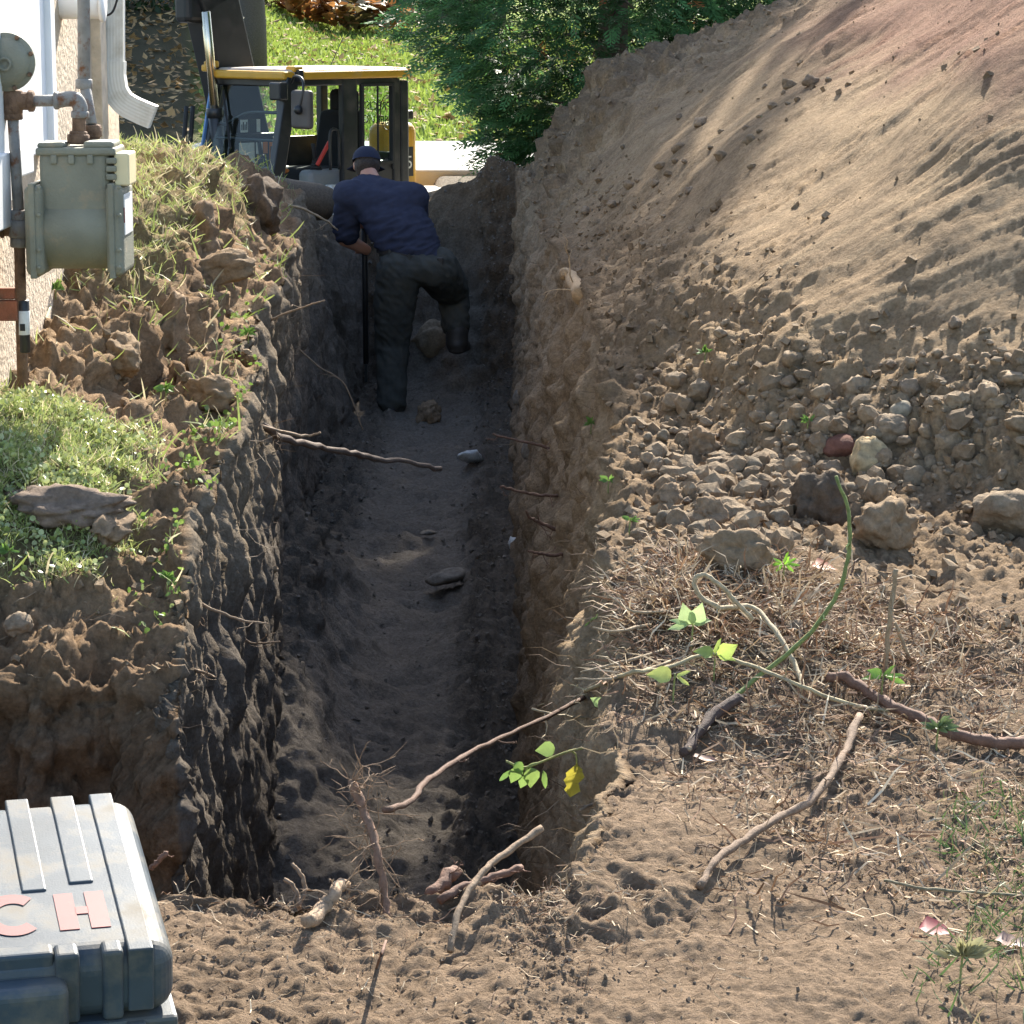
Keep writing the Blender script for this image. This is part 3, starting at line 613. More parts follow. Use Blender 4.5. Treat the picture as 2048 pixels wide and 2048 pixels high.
def text(name, body, size, M, mat, par, flip=False):
    cu = bpy.data.curves.new(name, 'FONT'); cu.body = body; cu.size = size; cu.extrude = .001; cu.align_x = 'LEFT'
    o = bpy.data.objects.new(name, cu); COL.objects.link(o); me = bpy.data.meshes.new_from_object(o.evaluated_get(bpy.context.evaluated_depsgraph_get()))
    COL.objects.unlink(o); bpy.data.objects.remove(o)
    if flip: me.transform(Matrix.Diagonal((-1, 1, 1, 1))); me.flip_normals()
    me.transform(M); me.materials.clear(); me.materials.append(MATS[mat]); return link(bpy.data.objects.new(name, me), par)
# lettering stuck on the far window, read from behind: it faces the machine's right side
MW = Matrix(((-1, 0, 0, 0), (0, 0, 1, 0), (0, 1, 0, 0), (0, 0, 0, 1)))    # text x -> -x, text y -> z
MR = Matrix(((0, 0, -1, 0), (-1, 0, 0, 0), (0, 1, 0, 0), (0, 0, 0, 1)))
for k, (tx, zz) in enumerate((('PRECISION', 2.10), ('SERVICE', 1.98))): text('window_lettering', tx, .105, Matrix.Translation((-.686, .40-.03*k, zz))@MR, 'decal_black', bw)
g = G(); g.tube([Vector((-.686, .36+.09*math.cos(a), 2.08+.15*math.sin(a))) for a in np.linspace(0, 2*math.pi, 30)], .004, 5); g.build('window_emblem', 'red_print', bw)
text('number', '75', .16, Matrix.Translation((-1.0, .165, 1.57))@MW, 'decal_white', cw)
# seat, consoles, levers, decals
st = ep('seat', 'seat_cloth', lambda g: (g.box((-.42, -.24, 1.46), (.14, .24, 1.62)), g.box((-.52, -.26, 1.54), (-.32, .26, 2.10), None, .85, -.06), g.box((-.57, -.15, 2.06), (-.44, .15, 2.28))), cab, .05, 4)
ep('seat_base', 'black_paint', lambda g: g.box((-.4, -.2, 1.0), (.1, .2, 1.46)), st, .02)
for s in (-1, 1):
    cn = ep('console', 'console_grey', lambda g: g.box((-.15, s*.36-.09, 1.28), (.28, s*.36+.09, 1.62)), cab, .05, 4)
    ep('joystick', 'rubber', lambda g: [g.lathe([(.055-.008*k, 0), (.06-.008*k, .012), (.05-.008*k, .022)], (.14, s*.36, 1.61+.022*k), (.1, 0, 1), 14) for k in range(5)]+[g.cyl((.15, s*.36, 1.70), (.17, s*.36, 1.84), .018)], cn)
ep('safety_lever', 'red_plastic', lambda g: g.bar((.18, .42, 1.66), (.05, .44, 1.86), .035, .03), cab, .01)
ep('grab_handle', 'black_paint', lambda g: g.tube(spline([(-.01, .49, 1.62), (-.01, .49, 1.9), (.03, .49, 1.96), (.09, .49, 1.92), (.09, .49, 1.62)], 5), .014, 8), cab)
ep('orange_knob', 'decal_orange', lambda g: g.sphere((.45, .30, 1.62), (.06, .03, .025)), cab)
ep('white_canister', 'white_plastic', lambda g: (g.cyl((.15, .56, .92), (.15, .56, 1.50), .045), g.cyl((.04, .56, .92), (.04, .56, 1.42), .04)), None)
ep('grab_rail', 'black_paint', lambda g: g.tube(spline([(.60, -.45, 2.00), (.58, -.30, 2.00), (.54, -.05, 2.10), (.54, .38, 2.11)], 4), .014, 8), cab)
for x0, x1, z0, z1, mt in ((.20, .28, 1.91, 2.02, 'decal_white'), (.12, .185, 1.91, 2.02, 'decal_black'), (.06, .10, 1.91, 2.02, 'decal_white'), (.13, .30, 1.64, 1.82, 'decal_white'), (.04, .11, 1.72, 1.82, 'decal_white'), (-.02, .03, 1.72, 1.82, 'decal_orange'), (.0, .10, 1.62, 1.71, 'decal_yellow'), (-.20, -.04, 1.58, 1.82, 'decal_orange'), (-.19, -.05, 1.58, 1.78, 'decal_black')):
    ep('decal', mt, lambda g: g.box((x0, -.478, z0), (x1, -.474 if mt != 'decal_black' else -.470, z1)), cab)
for k in range(4): ep('decal_mark', 'decal_black', lambda g: g.box((.21+.018*k, -.4735, 1.93), (.22+.018*k, -.4715, 2.00-.02*(k % 2))), cab)
ep('pillar_reflection', 'sky_reflection_blue', lambda g: g.bar((.535, -.515, 2.36), (.83, -.515, 1.0), .02, .06), cab)  # strip painting the sky's reflection along the far front pillar
mi = ep('mirror', 'mirror_plastic', lambda g: g.box((.58, .63, 1.99), (.65, .87, 2.31)), cab, .03, 4)
ep('mirror_arm', 'black_paint', lambda g: (g.tube(spline([(.52, .50, 2.36), (.58, .62, 2.42), (.62, .76, 2.40), (.645, .80, 2.30), (.655, .76, 2.16)], 5), .012, 7), g.sphere((.665, .76, 2.15), .04)), mi)
ep('work_lamp', 'black_paint', lambda g: g.box((.60, .42, 2.22), (.70, .56, 2.37)), cab, .015)
ep('antenna', 'black_paint', lambda g: g.cyl((-.6, -.3, 2.46), (-.78, -.32, 2.72), .004, n=6), cab)
bm_ = ep('boom', 'boom_black', lambda g: (g.bar((-.15, -.70, 1.0), (.42, -.70, 3.1), .30, .40), g.bar((.40, -.70, 3.0), (1.05, -.70, 4.4), .30, .38), g.bar((.98, -.70, 4.3), (2.6, -.70, 4.6), .26, .34)), None, .02)
ep('boom_plate', 'boom_black', lambda g: g.box((.50, -.80, 2.85), (.74, -.60, 3.25)), bm_, .05, 3)
ep('arm', 'boom_black', lambda g: g.bar((2.5, -.70, 4.75), (3.4, -.70, 2.6), .22, .28), None, .02)
ep('bucket', 'boom_black', lambda g: g.box((3.1, -1.05, 2.0), (3.7, -.35, 2.6)), None, .08)
cyl_ = ep('boom_cylinder', 'black_paint', lambda g: (g.cyl((.58, -.45, 2.12), (.52, -.45, .95), .065), g.cyl((.585, -.45, 2.13), (.58, -.45, 2.05), .075)), None)
ep('cylinder_rod', 'chrome_rod', lambda g: g.cyl((.58, -.45, 2.1), (.66, -.45, 2.95), .04), cyl_)
for k, s in enumerate((-.02, .05)): ep('hose', 'rubber', lambda g: g.tube(spline([(.80+s, -.5, 2.15), (.86+s, -.48, 1.8), (.98+s, -.45, 1.4), (1.02+s, -.45, 1.0)], 5), .02, 7), cyl_)
ep('boom_pipe', 'chrome_rod', lambda g: g.tube(spline([(.02, -.86, 3.2), (.0, -.86, 2.9), (-.03, -.86, 2.78), (-.08, -.86, 2.9)], 4), .012, 6), bm_)
# ------------------------------------------------------------------ man in the trench
PY = 17.8
def pp(px, py, dy=0): return P(px, py, PY+dy)
def chain(g, pts, rad, sq=(1, 1, 1), step=.35):
    pts = [Vector(p) for p in pts]
    for i in range(len(pts)-1):
        a, b = pts[i], pts[i+1]; n = max(1, int((b-a).length/(min(rad[i], rad[i+1])*step)))
        for k in range(n+1):
            t = k/n; r = rad[i]+(rad[i+1]-rad[i])*t; g.sphere(a.lerp(b, t), (r*sq[0], r*sq[1], r*sq[2]), 14, 9)
def remesh(g, name, mat, voxel, par=None, wr=None, base=(0, 0, 0), smooth_it=6):
    me = bpy.data.meshes.new(name); me.from_pydata(g.V, [], g.F); o = bpy.data.objects.new(name, me); COL.objects.link(o)
    r = o.modifiers.new('r', 'REMESH'); r.mode = 'VOXEL'; r.voxel_size = voxel; sm = o.modifiers.new('s', 'SMOOTH'); sm.iterations = smooth_it; sm.factor = .5
    m2 = bpy.data.meshes.new_from_object(o.evaluated_get(bpy.context.evaluated_depsgraph_get())); COL.objects.unlink(o); bpy.data.objects.remove(o)
    n = len(m2.vertices); V = np.empty(n*3, np.float32); m2.vertices.foreach_get('co', V); V = V.reshape(-1, 3)
    if wr is not None:
        nn = np.empty(n*3, np.float32); m2.vertices.foreach_get('normal', nn); V = V+nn.reshape(-1, 3)*wr(V)[:, None]
    V = V-np.array(base, np.float32); m2.vertices.foreach_set('co', V.astype(np.float32).ravel()); m2.polygons.foreach_set('use_smooth', [True]*len(m2.polygons))
    m2.materials.clear(); m2.materials.append(MATS[mat]); m2.update(); return link(bpy.data.objects.new(name, m2), par)
pelvis = pp(835, 535, .05); lhip = pp(792, 552, .02); rhip = pp(880, 545, .10); lknee = pp(785, 690, .10); lank = pp(783, 798, -.02); rknee = pp(905, 585, .42); rank = pp(914, 672, .30)
chest = pp(778, 420, .22); waist = pp(815, 500, .10); neck = pp(738, 352, .36); head = pp(733, 328, .44)
lsh = pp(698, 392, .22); lel = pp(690, 478, .30); lha = pp(733, 500, .40); rsh = pp(826, 398, .28); rel = pp(832, 445, .52); rha = pp(745, 445, .52)
pb = Vector((lank.x, lank.y, lank.z-.08)); man = empty('person', pb)
tag(man, 'person in navy T-shirt, dark jeans and cap bending over a bar in the trench', 'person')
skin = G()
chain(skin, [lhip, lknee, lank], [.10, .065, .045]); chain(skin, [rhip, rknee, rank], [.10, .065, .045]); chain(skin, [pelvis, waist, chest], [.11, .11, .11]); chain(skin, [lsh, chest, rsh], [.06, .09, .06])
chain(skin, [chest, neck, head], [.08, .060, .06]); chain(skin, [lsh, lel, lha], [.066, .052, .036]); chain(skin, [rsh, rel, rha], [.066, .05, .036])
skin.sphere(head, (.078, .098, .115), 18, 12); skin.sphere(head+Vector((-.02, .075, -.06)), (.055, .05, .06)); skin.sphere(head+Vector((-.025, .108, -.015)), (.012, .022, .02))
for s in (-1, 1): skin.sphere(head+Vector((s*.080, .0, -.012)), (.010, .020, .032))
chain(skin, [lank, lank+Vector((0, .15, -.06))], [.045, .04]); chain(skin, [rank, rank+Vector((.02, .16, -.05))], [.045, .04])
barx = pp(730, 600, .46)
def hand(g, w, dirv):
    w = Vector(w); d = Vector(dirv).normalized(); up = Vector((0, 0, 1)); side = d.cross(up).normalized()
    pc = w+d*.055; chain(g, [w, pc], [.030, .034], (1, 1, 1.1))
    for k in range(4):
        root = pc+up*(.030-.02*k)+d*.02; f1 = root+d*(.035-.004*abs(k-1))+side*-.012; f2 = f1+side*-.034+d*.012; f3 = f2-d*.022-side*.012
        chain(g, [root, f1, f2, f3], [.0105, .010, .0095, .008])
    th = w+up*.02-side*.025; chain(g, [th, th+d*.045-side*.012+up*.015, th+d*.075-side*.002+up*.012], [.013, .011, .009])
hand(skin, lha, (barx.x-lha.x, barx.y-lha.y, 0)); hand(skin, rha, (-.6, -.3, 0))
remesh(skin, 'body', 'skin', .0115, man, base=pb, smooth_it=4)
shirt = G(); mid = waist.lerp(chest, .5)
def oval(c, rx, ry, rz, tilt): shirt.sphere(c, (rx, ry, rz), 18, 12, Matrix.Rotation(tilt, 3, 'Y'))
tl = R(18)
for t, rx, ry in ((0, .205, .150), (.2, .212, .155), (.4, .222, .160), (.6, .232, .162), (.8, .238, .158), (1.0, .232, .145)):
    c = waist.lerp(chest, t); oval(c+Vector((.012*math.sin(t*3), 0, 0)), rx*1.12, ry*1.02, .10, tl*(1-.3*t))
oval(chest.lerp(neck, .3), .235, .14, .10, tl); oval(chest.lerp(neck, .55), .19, .13, .085, tl); oval(chest.lerp(neck, .78), .115, .10, .06, tl); oval(waist+Vector((.03, .0, -.03)), .215, .150, .08, R(10))
chain(shirt, [lsh+Vector((.05, 0, .01)), lsh, lsh.lerp(lel, .55), lsh.lerp(lel, .80)], [.10, .095, .088, .086]); chain(shirt, [rsh+Vector((-.05, 0, .01)), rsh, rsh.lerp(rel, .75)], [.105, .098, .086])
chain(shirt, [chest, rsh], [.15, .11]); chain(shirt, [chest, lsh], [.15, .105]); chain(shirt, [chest.lerp(neck, .4), rsh], [.12, .095])
def wrinkle(V):
    d_ = (V-np.array(waist, np.float32)); low = np.exp(-((d_[:, 2]-.02)/.14)**2)
    p_ = np.stack([V[:, 0]*3+V[:, 2]*8, V[:, 1]*3, V[:, 2]*17-V[:, 0]*9], 1); return (.008+.022*low)*(.6-np.abs(fbm(p_, 1, 2)))+.006*fbm(V, 8, 2)
remesh(shirt, 'shirt', 'navy_cotton', .011, man, wrinkle, pb, 5)
pants = G()
chain(pants, [lhip+Vector((.02, 0, .03)), lhip.lerp(lknee, .4), lknee, lknee.lerp(lank, .5), lank+Vector((0, 0, -.02))], [.150, .142, .118, .104, .100])
chain(pants, [rhip+Vector((-.02, 0, .02)), rhip.lerp(rknee, .6), rknee, rknee.lerp(rank, .75)], [.148, .132, .112, .096])
for c, r_ in ((pelvis, (.20, .15, .12)), (waist+Vector((.015, 0, -.055)), (.205, .145, .075)), (pelvis+Vector((-.08, -.05, -.03)), (.11, .10, .11)), (pelvis+Vector((.09, -.03, -.02)), (.11, .10, .11))): pants.sphere(c, r_, 18, 12, Matrix.Rotation(R(10), 3, 'Y'))
def wrp(V): return .015*(1-np.abs(fbm(np.stack([V[:, 0]*7, V[:, 1]*6, V[:, 2]*11+V[:, 0]*9], 1), 1, 3)))-.010+.004*fbm(V, 16, 2)
pn = remesh(pants, 'jeans', 'jeans', .011, man, wrp, pb, 4)
g = G(); ring = []; bc = waist+Vector((.018, 0, -.040))
for k in range(29):
    a = 2*math.pi*k/28; v_ = Vector((.222*math.cos(a), .162*math.sin(a), 0)); v_.rotate(Matrix.Rotation(R(12), 3, 'Y')); ring.append(bc+v_)
V = []; F = []
for p in ring:
    n_ = (p-bc).normalized(); V += [p+Vector((0, 0, -.02)), p+Vector((0, 0, .02)), p+n_*.006+Vector((0, 0, .02)), p+n_*.006+Vector((0, 0, -.02))]
for k in range(28):
    for j in range(4): F.append((4*k+j, 4*k+(j+1) % 4, 4*k+4+(j+1) % 4, 4*k+4+j))
g.add(V, F, False); g.build('belt', 'black_leather', man, xf=TR(pb))
for a in (-60, -90, -125):
    v_ = Vector((.229*math.cos(R(a)), .170*math.sin(R(a)), 0)); v_.rotate(Matrix.Rotation(R(12), 3, 'Y')); c = bc+v_; g = G(); g.box(tuple(c-Vector((.007, .004, .028))), tuple(c+Vector((.007, .004, .028)))); g.build('belt_loop', 'jeans', man, xf=TR(pb))
v_ = Vector((.20, -.12, .0)); v_.rotate(Matrix.Rotation(R(12), 3, 'Y')); g = G(); g.box(tuple(bc+v_-Vector((.02, .02, .05))), tuple(bc+v_+Vector((.025, .02, .045)))); g.build('pouch', 'black_leather', man, xf=TR(pb), bevel=.01)
for nm, an, dv in (('boot', lank, Vector((-.02, .20, -.085))), ('boot', rank, Vector((.03, .19, -.08)))):
    g = G(); chain(g, [an+Vector((0, 0, .02)), an+Vector((0, -.01, -.045))], [.078, .078]); chain(g, [an+Vector((0, -.035, -.055)), an+dv*1.1], [.062, .056], (1, 1, .8)); chain(g, [an+Vector((0, -.05, -.095)), an+dv*1.1+Vector((0, .02, -.025))], [.035, .035], (1.7, 1.2, .5)); remesh(g, nm, 'black_leather', .011, man, None, pb, 3)
hr = G(); hr.sphere(head+Vector((.004, -.012, -.005)), (.086, .100, .105), 18, 12); hr.sphere(head+Vector((.004, -.05, -.055)), (.068, .05, .055)); remesh(hr, 'hair', 'hair', .009, man, lambda V: .004*fbm(V, 45, 2), pb, 2)
cp = G(); V = []; F = []; nu, nv = 24, 7; rotc = Matrix.Rotation(R(-18), 3, 'X')
for i in range(nv+1):
    t = math.pi/2*i/nv*1.02
    for j in range(nu): a = 2*math.pi*j/nu; v_ = Vector((.094*math.sin(t)*math.cos(a), .110*math.sin(t)*math.sin(a), .098*math.cos(t))); v_.rotate(rotc); V.append(head+Vector((0, .0, .022))+v_)
for i in range(nv):
    for j in range(nu): F.append((i*nu+j, (i+1)*nu+j, (i+1)*nu+(j+1) % nu, i*nu+(j+1) % nu))
cp.add(V, F); capo = cp.build('cap', 'cap_navy', man, xf=TR(pb))
g = G(); V = []; F = []
for i in range(9):
    a = R(30+120*i/8)
    for r_ in (.95, 1.65): v_ = Vector((.094*r_*math.cos(a)*.95, .110*r_*math.sin(a), -.012-.03*(r_-.95))); v_.rotate(rotc); V.append(head+Vector((-.008, 0, .022))+v_)
for i in range(8): F.append((2*i, 2*i+1, 2*i+3, 2*i+2))
g.add(V, F); b_ = g.build('brim', 'cap_navy', capo, xf=TR(pb)); sd = b_.modifiers.new('t', 'SOLIDIFY'); sd.thickness = .004
bt = Vector((barx.x, barx.y, pp(730, 400, .46).z)); bb = pp(732, 728, .46); bar0 = empty('digging_bar', bb); tag(bar0, 'long black steel digging bar standing upright in front of the man', 'digging bar')
g = G(); g.cyl(bb, bt, .019, n=8); g.build('shaft', 'steel_bar', bar0, xf=TR(bb)); g = G(); g.bar(bb, bb+Vector((0, 0, -.12)), .045, .02); g.build('chisel_tip', 'steel_bar', bar0, xf=TR(bb)); g = G(); g.cyl(bt, bt+Vector((0, 0, .03)), .026, n=8); g.build('head', 'steel_bar', bar0, xf=TR(bb))
# ------------------------------------------------------------------ trees and shrubs
class LeafBag:                          # collects thousands of small faces
    def __init__(s): s.v = []; s.f = []; s.c = []; s.n = 0
    def add(s, V, F, c):
        V = np.asarray(V, np.float32); F = np.asarray(F, np.int64); s.v.append(V.reshape(-1, 3)); s.f.append(F+s.n); s.n += len(V.reshape(-1, 3)); s.c.append(np.broadcast_to(np.asarray(c, np.float32), (len(V.reshape(-1, 3)), 3)))
    def build(s, name, mat, parent=None, base=(0, 0, 0)):
        return mesh_np(name, np.concatenate(s.v)-np.array(base, np.float32), np.concatenate(s.f), mat, parent, np.concatenate(s.c), smooth=False)
def inst(T, F, pos, ax, ay, az, scale, colr):   # many copies of a small template: axes per copy
    n = len(pos); W = pos[:, None, :]+scale[:, None, None]*(T[None, :, 0:1]*ax[:, None, :]+T[None, :, 1:2]*ay[:, None, :]+T[None, :, 2:3]*az[:, None, :])
    k = len(T); FF = F[None]+(np.arange(n)*k)[:, None, None]; return W.reshape(-1, 3), FF.reshape(-1, F.shape[1]), np.repeat(colr, k, 0)
def unit(a): return a/np.maximum(1e-8, np.linalg.norm(a, axis=-1, keepdims=True))
def frame(d, rnd, roll=1.0):
    n = unit(np.cross(d, rnd)); b = np.cross(d, n); return d, n, b
def spray_template():                   # flat fan of scale-leaf shoots
    V = []; F = []
    def shoot(a, b, w):
        a = np.array(a); b = np.array(b); d = unit(b-a); n_ = np.array([-d[1], d[0], 0]); k = len(V)
        V.extend([a-n_*w*.5, a+(b-a)*.6-n_*w, b, a+(b-a)*.6+n_*w]); F.extend([(k, k+1, k+2), (k, k+2, k+3)])
    shoot((0, 0, 0), (1, 0, -.16), .03)
    for i, t in enumerate((.15, .32, .5, .68, .86)):
        l = .46*(1-t*.65)
        for s in (-1, 1): shoot((t, 0, -.16*t*t), (t+l*.75, s*l*.62, -.16*t*t-.10*l-.05*(i % 2)), .042)
    return np.array(V, np.float32), np.array(F)
SPR = spray_template()
def cedar(name, label, c, h, r, n, group=None, dead=.015, seed=1):
    g_ = np.random.default_rng(seed); c = Vector(c); root = empty(name, c); tag(root, label, 'cedar tree', group)
    g = G(); g.tube([c+Vector((.05*math.sin(k), .04*math.cos(2*k), h*k/8)) for k in range(9)], [.13*(1-k/9)+.01 for k in range(9)], 10, .1); 
    tk = g.build('trunk', 'bark', root, np.array([.12, .09, .07]), xf=TR(c))
    u = g_.random(n); lowm = np.arange(n) < int(n*.70); zz = np.where(lowm, .005+2.1/h*u, 2.0/h+.03+(.95-2.0/h)*u); ang = g_.random(n)*2*np.pi
    lob = 1+.16*np.sin(ang*5+zz*9)+.12*np.sin(ang*9-zz*23)+.10*np.sin(zz*38+ang*2)
    rad = r*np.clip(.36+.44*zz*h, 0, 1)*(1-zz**1.9)*lob; k = g_.random(n)**.30
    pos = np.stack([np.cos(ang)*rad*k, np.sin(ang)*rad*k, zz*h], 1)+g_.normal(size=(n, 3))*.04
    d = unit(np.stack([np.cos(ang), np.sin(ang), -.15-.55*(k)+.35*g_.random(n)], 1)+g_.normal(size=(n, 3))*.33)
    ax, ay, az = frame(d, np.array([[0, 0, 1.]])+g_.normal(size=(n, 3))*.45); sc = (.15+.16*g_.random(n))*np.where(lowm, 1, 2.1)
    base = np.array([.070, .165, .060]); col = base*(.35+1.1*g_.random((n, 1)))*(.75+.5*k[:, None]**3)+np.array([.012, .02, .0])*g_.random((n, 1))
    dd = g_.random(n) < dead; col[dd] = np.array([.30, .10, .03])*(.7+.6*g_.random((dd.sum(), 1)))
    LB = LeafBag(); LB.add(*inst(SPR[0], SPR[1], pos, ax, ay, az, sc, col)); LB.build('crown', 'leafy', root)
    g = G()
    for k_ in range(26):
        a = g_.random()*6.28; z0 = h*(.05+.6*g_.random()); l = r*.75; p0 = Vector((0, 0, z0)); p1 = Vector((math.cos(a)*l, math.sin(a)*l, z0+.1)); g.tube(spline([p0, p0.lerp(p1, .5)+Vector((0, 0, .12)), p1], 3), [.03, .026, .022, .018, .014, .01, .006], 5)
    g.build('limbs', 'bark', root, np.array([.14, .11, .09])); return root
cedar('cedar_tree', 'dense green cedar behind the trench end, drooping over the pale drive', (.78, 22.9, -.1), 7.6, 1.58, 9800, dead=.02, seed=3)
cedar('cedar_tree', 'green cedar right of the drooping one, rising behind the soil heap', (2.45, 24.6, 0), 10.4, 1.6, 6800, dead=.006, seed=5)
cedar('cedar_tree', 'tallest cedar, unseen behind the soil heap, added to shade the trench', (4.0, 27, 0), 14.2, 1.5, 3500, dead=.004, seed=6)  # hidden tree added so its shadow covers the near trench floor
LQ = (np.array([[0, -.5, 0], [.5, 0, .1], [1, 0, -.05], [.5, 0, .1], [0, .5, 0]], np.float32), None)
LEAF_T = np.array([[0, 0, 0], [.45, -.32, .06], [1, 0, -.08], [.45, .32, .06]], np.float32); LEAF_F = np.array([[0, 1, 2], [0, 2, 3]])
def leaf_cloud(LB, c, rad, n, size, base, g_, vary=.5, shell=.4):
    v = unit(g_.normal(size=(n, 3))); k = g_.random(n)**shell; pos = np.array(c)+v*k[:, None]*np.array(rad)
    d = unit(g_.normal(size=(n, 3))+np.array([0, 0, -.3])); ax, ay, az = frame(d, g_.normal(size=(n, 3)))
    col = np.array(base)*(1-vary/2+vary*g_.random((n, 1))); LB.add(*inst(LEAF_T, LEAF_F, pos, ax, ay, az, size*(.6+.8*g_.random(n)), col))
def broadleaf(name, label, c, h, trunk_r, crown_c, crown_r, n, base, seed, group=None, clumps=30, size=.16):
    g_ = np.random.default_rng(seed); c = Vector(c); root = empty(name, c); tag(root, label, 'tree', group)
    g = G(); g.tube([Vector((.06*math.sin(k*1.3), .05*math.cos(k), h*k/10)) for k in range(11)], [trunk_r*(1.25 if k == 0 else 1-.07*k) for k in range(11)], 14, .05)
    g.build('trunk', 'bark', root, np.array([.085, .072, .058])); LB = LeafBag(); g = G(); cc_ = Vector(crown_c)-c
    for k in range(clumps):
        v = unit(g_.normal(size=3))*g_.random()**.4; p = np.array(cc_)+v*np.array(crown_r); leaf_cloud(LB, p, np.array(crown_r)*.27, n//clumps, size, base, g_)
        st_ = Vector((0, 0, h*(.55+.4*g_.random()))); g.tube(spline([st_, st_.lerp(Vector(p), .5)+Vector((0, 0, .3)), Vector(p)], 3), [.07, .06, .05, .04, .03, .02, .01], 5)
    g.build('limbs', 'bark', root, np.array([.085, .072, .058])); LB.build('crown', 'leafy', root); return root
zt_ = lambda x, y: ground_z(x, y)-.1
broadleaf('maple_tree', 'tree with grey trunk rising behind the excavator cab', (P(497, 80, 36).x, 36, zt_(-3.45, 36)), 8, .19, (-2.5, 38, 8.3), (1.7, 3.0, 2.6), 8000, (.09, .10, .02), 21, size=.3)
broadleaf('lawn_tree', 'shade tree at the back left of the lawn', (-5.2, 44, zt_(-5.2, 44)), 8, .22, (-3.0, 44, 8.3), (1.9, 3.5, 3.0), 9000, (.07, .10, .02), 22, size=.30)  # crowns of both lawn trees are out of view, placed to shade the left background
broadleaf('lawn_tree', 'tall shade tree beyond the leftmost shrubs', (-5.6, 49.5, zt_(-5.6, 49.5)), 8, .2, (-4.3, 50, 8.8), (2.2, 3.5, 3.2), 9000, (.07, .10, .02), 23, size=.30)
g_ = np.random.default_rng(31); ORD = ['first', 'second', 'third', 'fourth', 'fifth', 'sixth', 'seventh', 'eighth', 'ninth', 'tenth', 'eleventh', 'twelfth']
for k in range(11):                     # dark shrub row closing the view
    x = -11+k*1.75; y_ = 50.3+.8*math.sin(k*2.1); c = Vector((x, y_, zt_(x, y_))); root = empty('shrub', c); LB = LeafBag()
    for j in range(7): leaf_cloud(LB, g_.normal(size=3)*np.array([.45, .4, .5])+np.array([0, 0, 1.5]), (.75, .7, .8), 130, .16, (.030, .055, .018), g_, .7)
    LB.build('foliage', 'leafy', root); gg = G(); gg.tube([Vector((0, 0, 0)), Vector((.05, 0, 1.3))], [.05, .03], 6); gg.build('stem', 'bark', root, np.array([.09, .07, .05])); tag(root, 'dark green shrub, %s from the left in the hedge row behind the lawn' % ORD[k], 'shrub', 'shrubs closing the lawn')
for k in range(6):
    x = -8.4+k*.75; y_ = 41+1.6*math.sin(k*3.1); c = Vector((x, y_, zt_(x, y_))); root = empty('shrub', c); LB = LeafBag()
    for j in range(5): leaf_cloud(LB, g_.normal(size=3)*np.array([.3, .3, .25])+np.array([0, 0, .6]), (.5, .5, .45), 110, .12, (.028, .055, .018), g_, .7)
    LB.build('foliage', 'leafy', root); gg = G(); gg.tube([Vector((0, 0, 0)), Vector((.03, 0, .5))], [.04, .02], 6); gg.build('stem', 'bark', root, np.array([.09, .07, .05])); tag(root, 'low shaded shrub at the back left, %s from the left' % ORD[k], 'shrub', 'low shaded shrubs at the back left')
bl = P(660, 4, 47.6); g = G(); g.box((bl.x-6, 47.5, .6), (bl.x+3, 47.7, bl.z+.25)); g.box((bl.x-6, 47.46, bl.z-.02), (bl.x+3, 47.74, bl.z+.02)); tag(g.build('timber_edging', 'timber_dark'), 'dark timber wall behind the brown hosta bed', 'retaining wall')
HT = np.array([[0, 0, 0], [.3, -.28, .12], [.3, .28, .12], [.3, 0, .06], [.65, -.24, .08], [.65, .24, .08], [.65, 0, .03], [1, 0, -.22]], np.float32); HF = np.array([[0, 1, 3], [0, 3, 2], [1, 4, 6], [1, 6, 3], [3, 6, 5], [3, 5, 2], [4, 7, 6], [6, 7, 5]])
for k, (px, py, cl) in enumerate([(520, 48, 0), (556, 40, 1), (590, 44, 1), (622, 52, 1), (650, 40, 1), (676, 52, 1), (708, 46, 2), (742, 46, 2), (776, 40, 1), (800, 50, 1)]):
    p = P(px, py+18, 45.2+.5*math.sin(k*2)); p.z = ground_z(p.x, p.y); root = empty('hosta', p); n = 42; a = g_.random(n)*6.28
    d = unit(np.stack([np.cos(a), np.sin(a), .25+.75*g_.random(n)], 1)); ax, ay, az = frame(d, np.array([[0, 0, -1.]])+g_.normal(size=(n, 3))*.2)
    base = [np.array([.14, .17, .05]), np.array([.32, .15, .05]), np.array([.15, .12, .05])][cl]; pos = np.stack([np.cos(a)*.12, np.sin(a)*.12, .05+.35*g_.random(n)], 1); LB = LeafBag()
    LB.add(*inst(HT, HF, pos, ax, ay, az, .24+.16*g_.random(n), base*(.5+g_.random((n, 1))))); LB.build('leaves', 'leafy', root)['kind'] = 'stuff'
    tag(root, 'hosta with %s leaves, %s from the left in the bed behind the lawn' % (['still green', 'orange-brown', 'dull olive'][cl], ORD[k]), 'hosta', 'hostas in the bed behind the lawn')
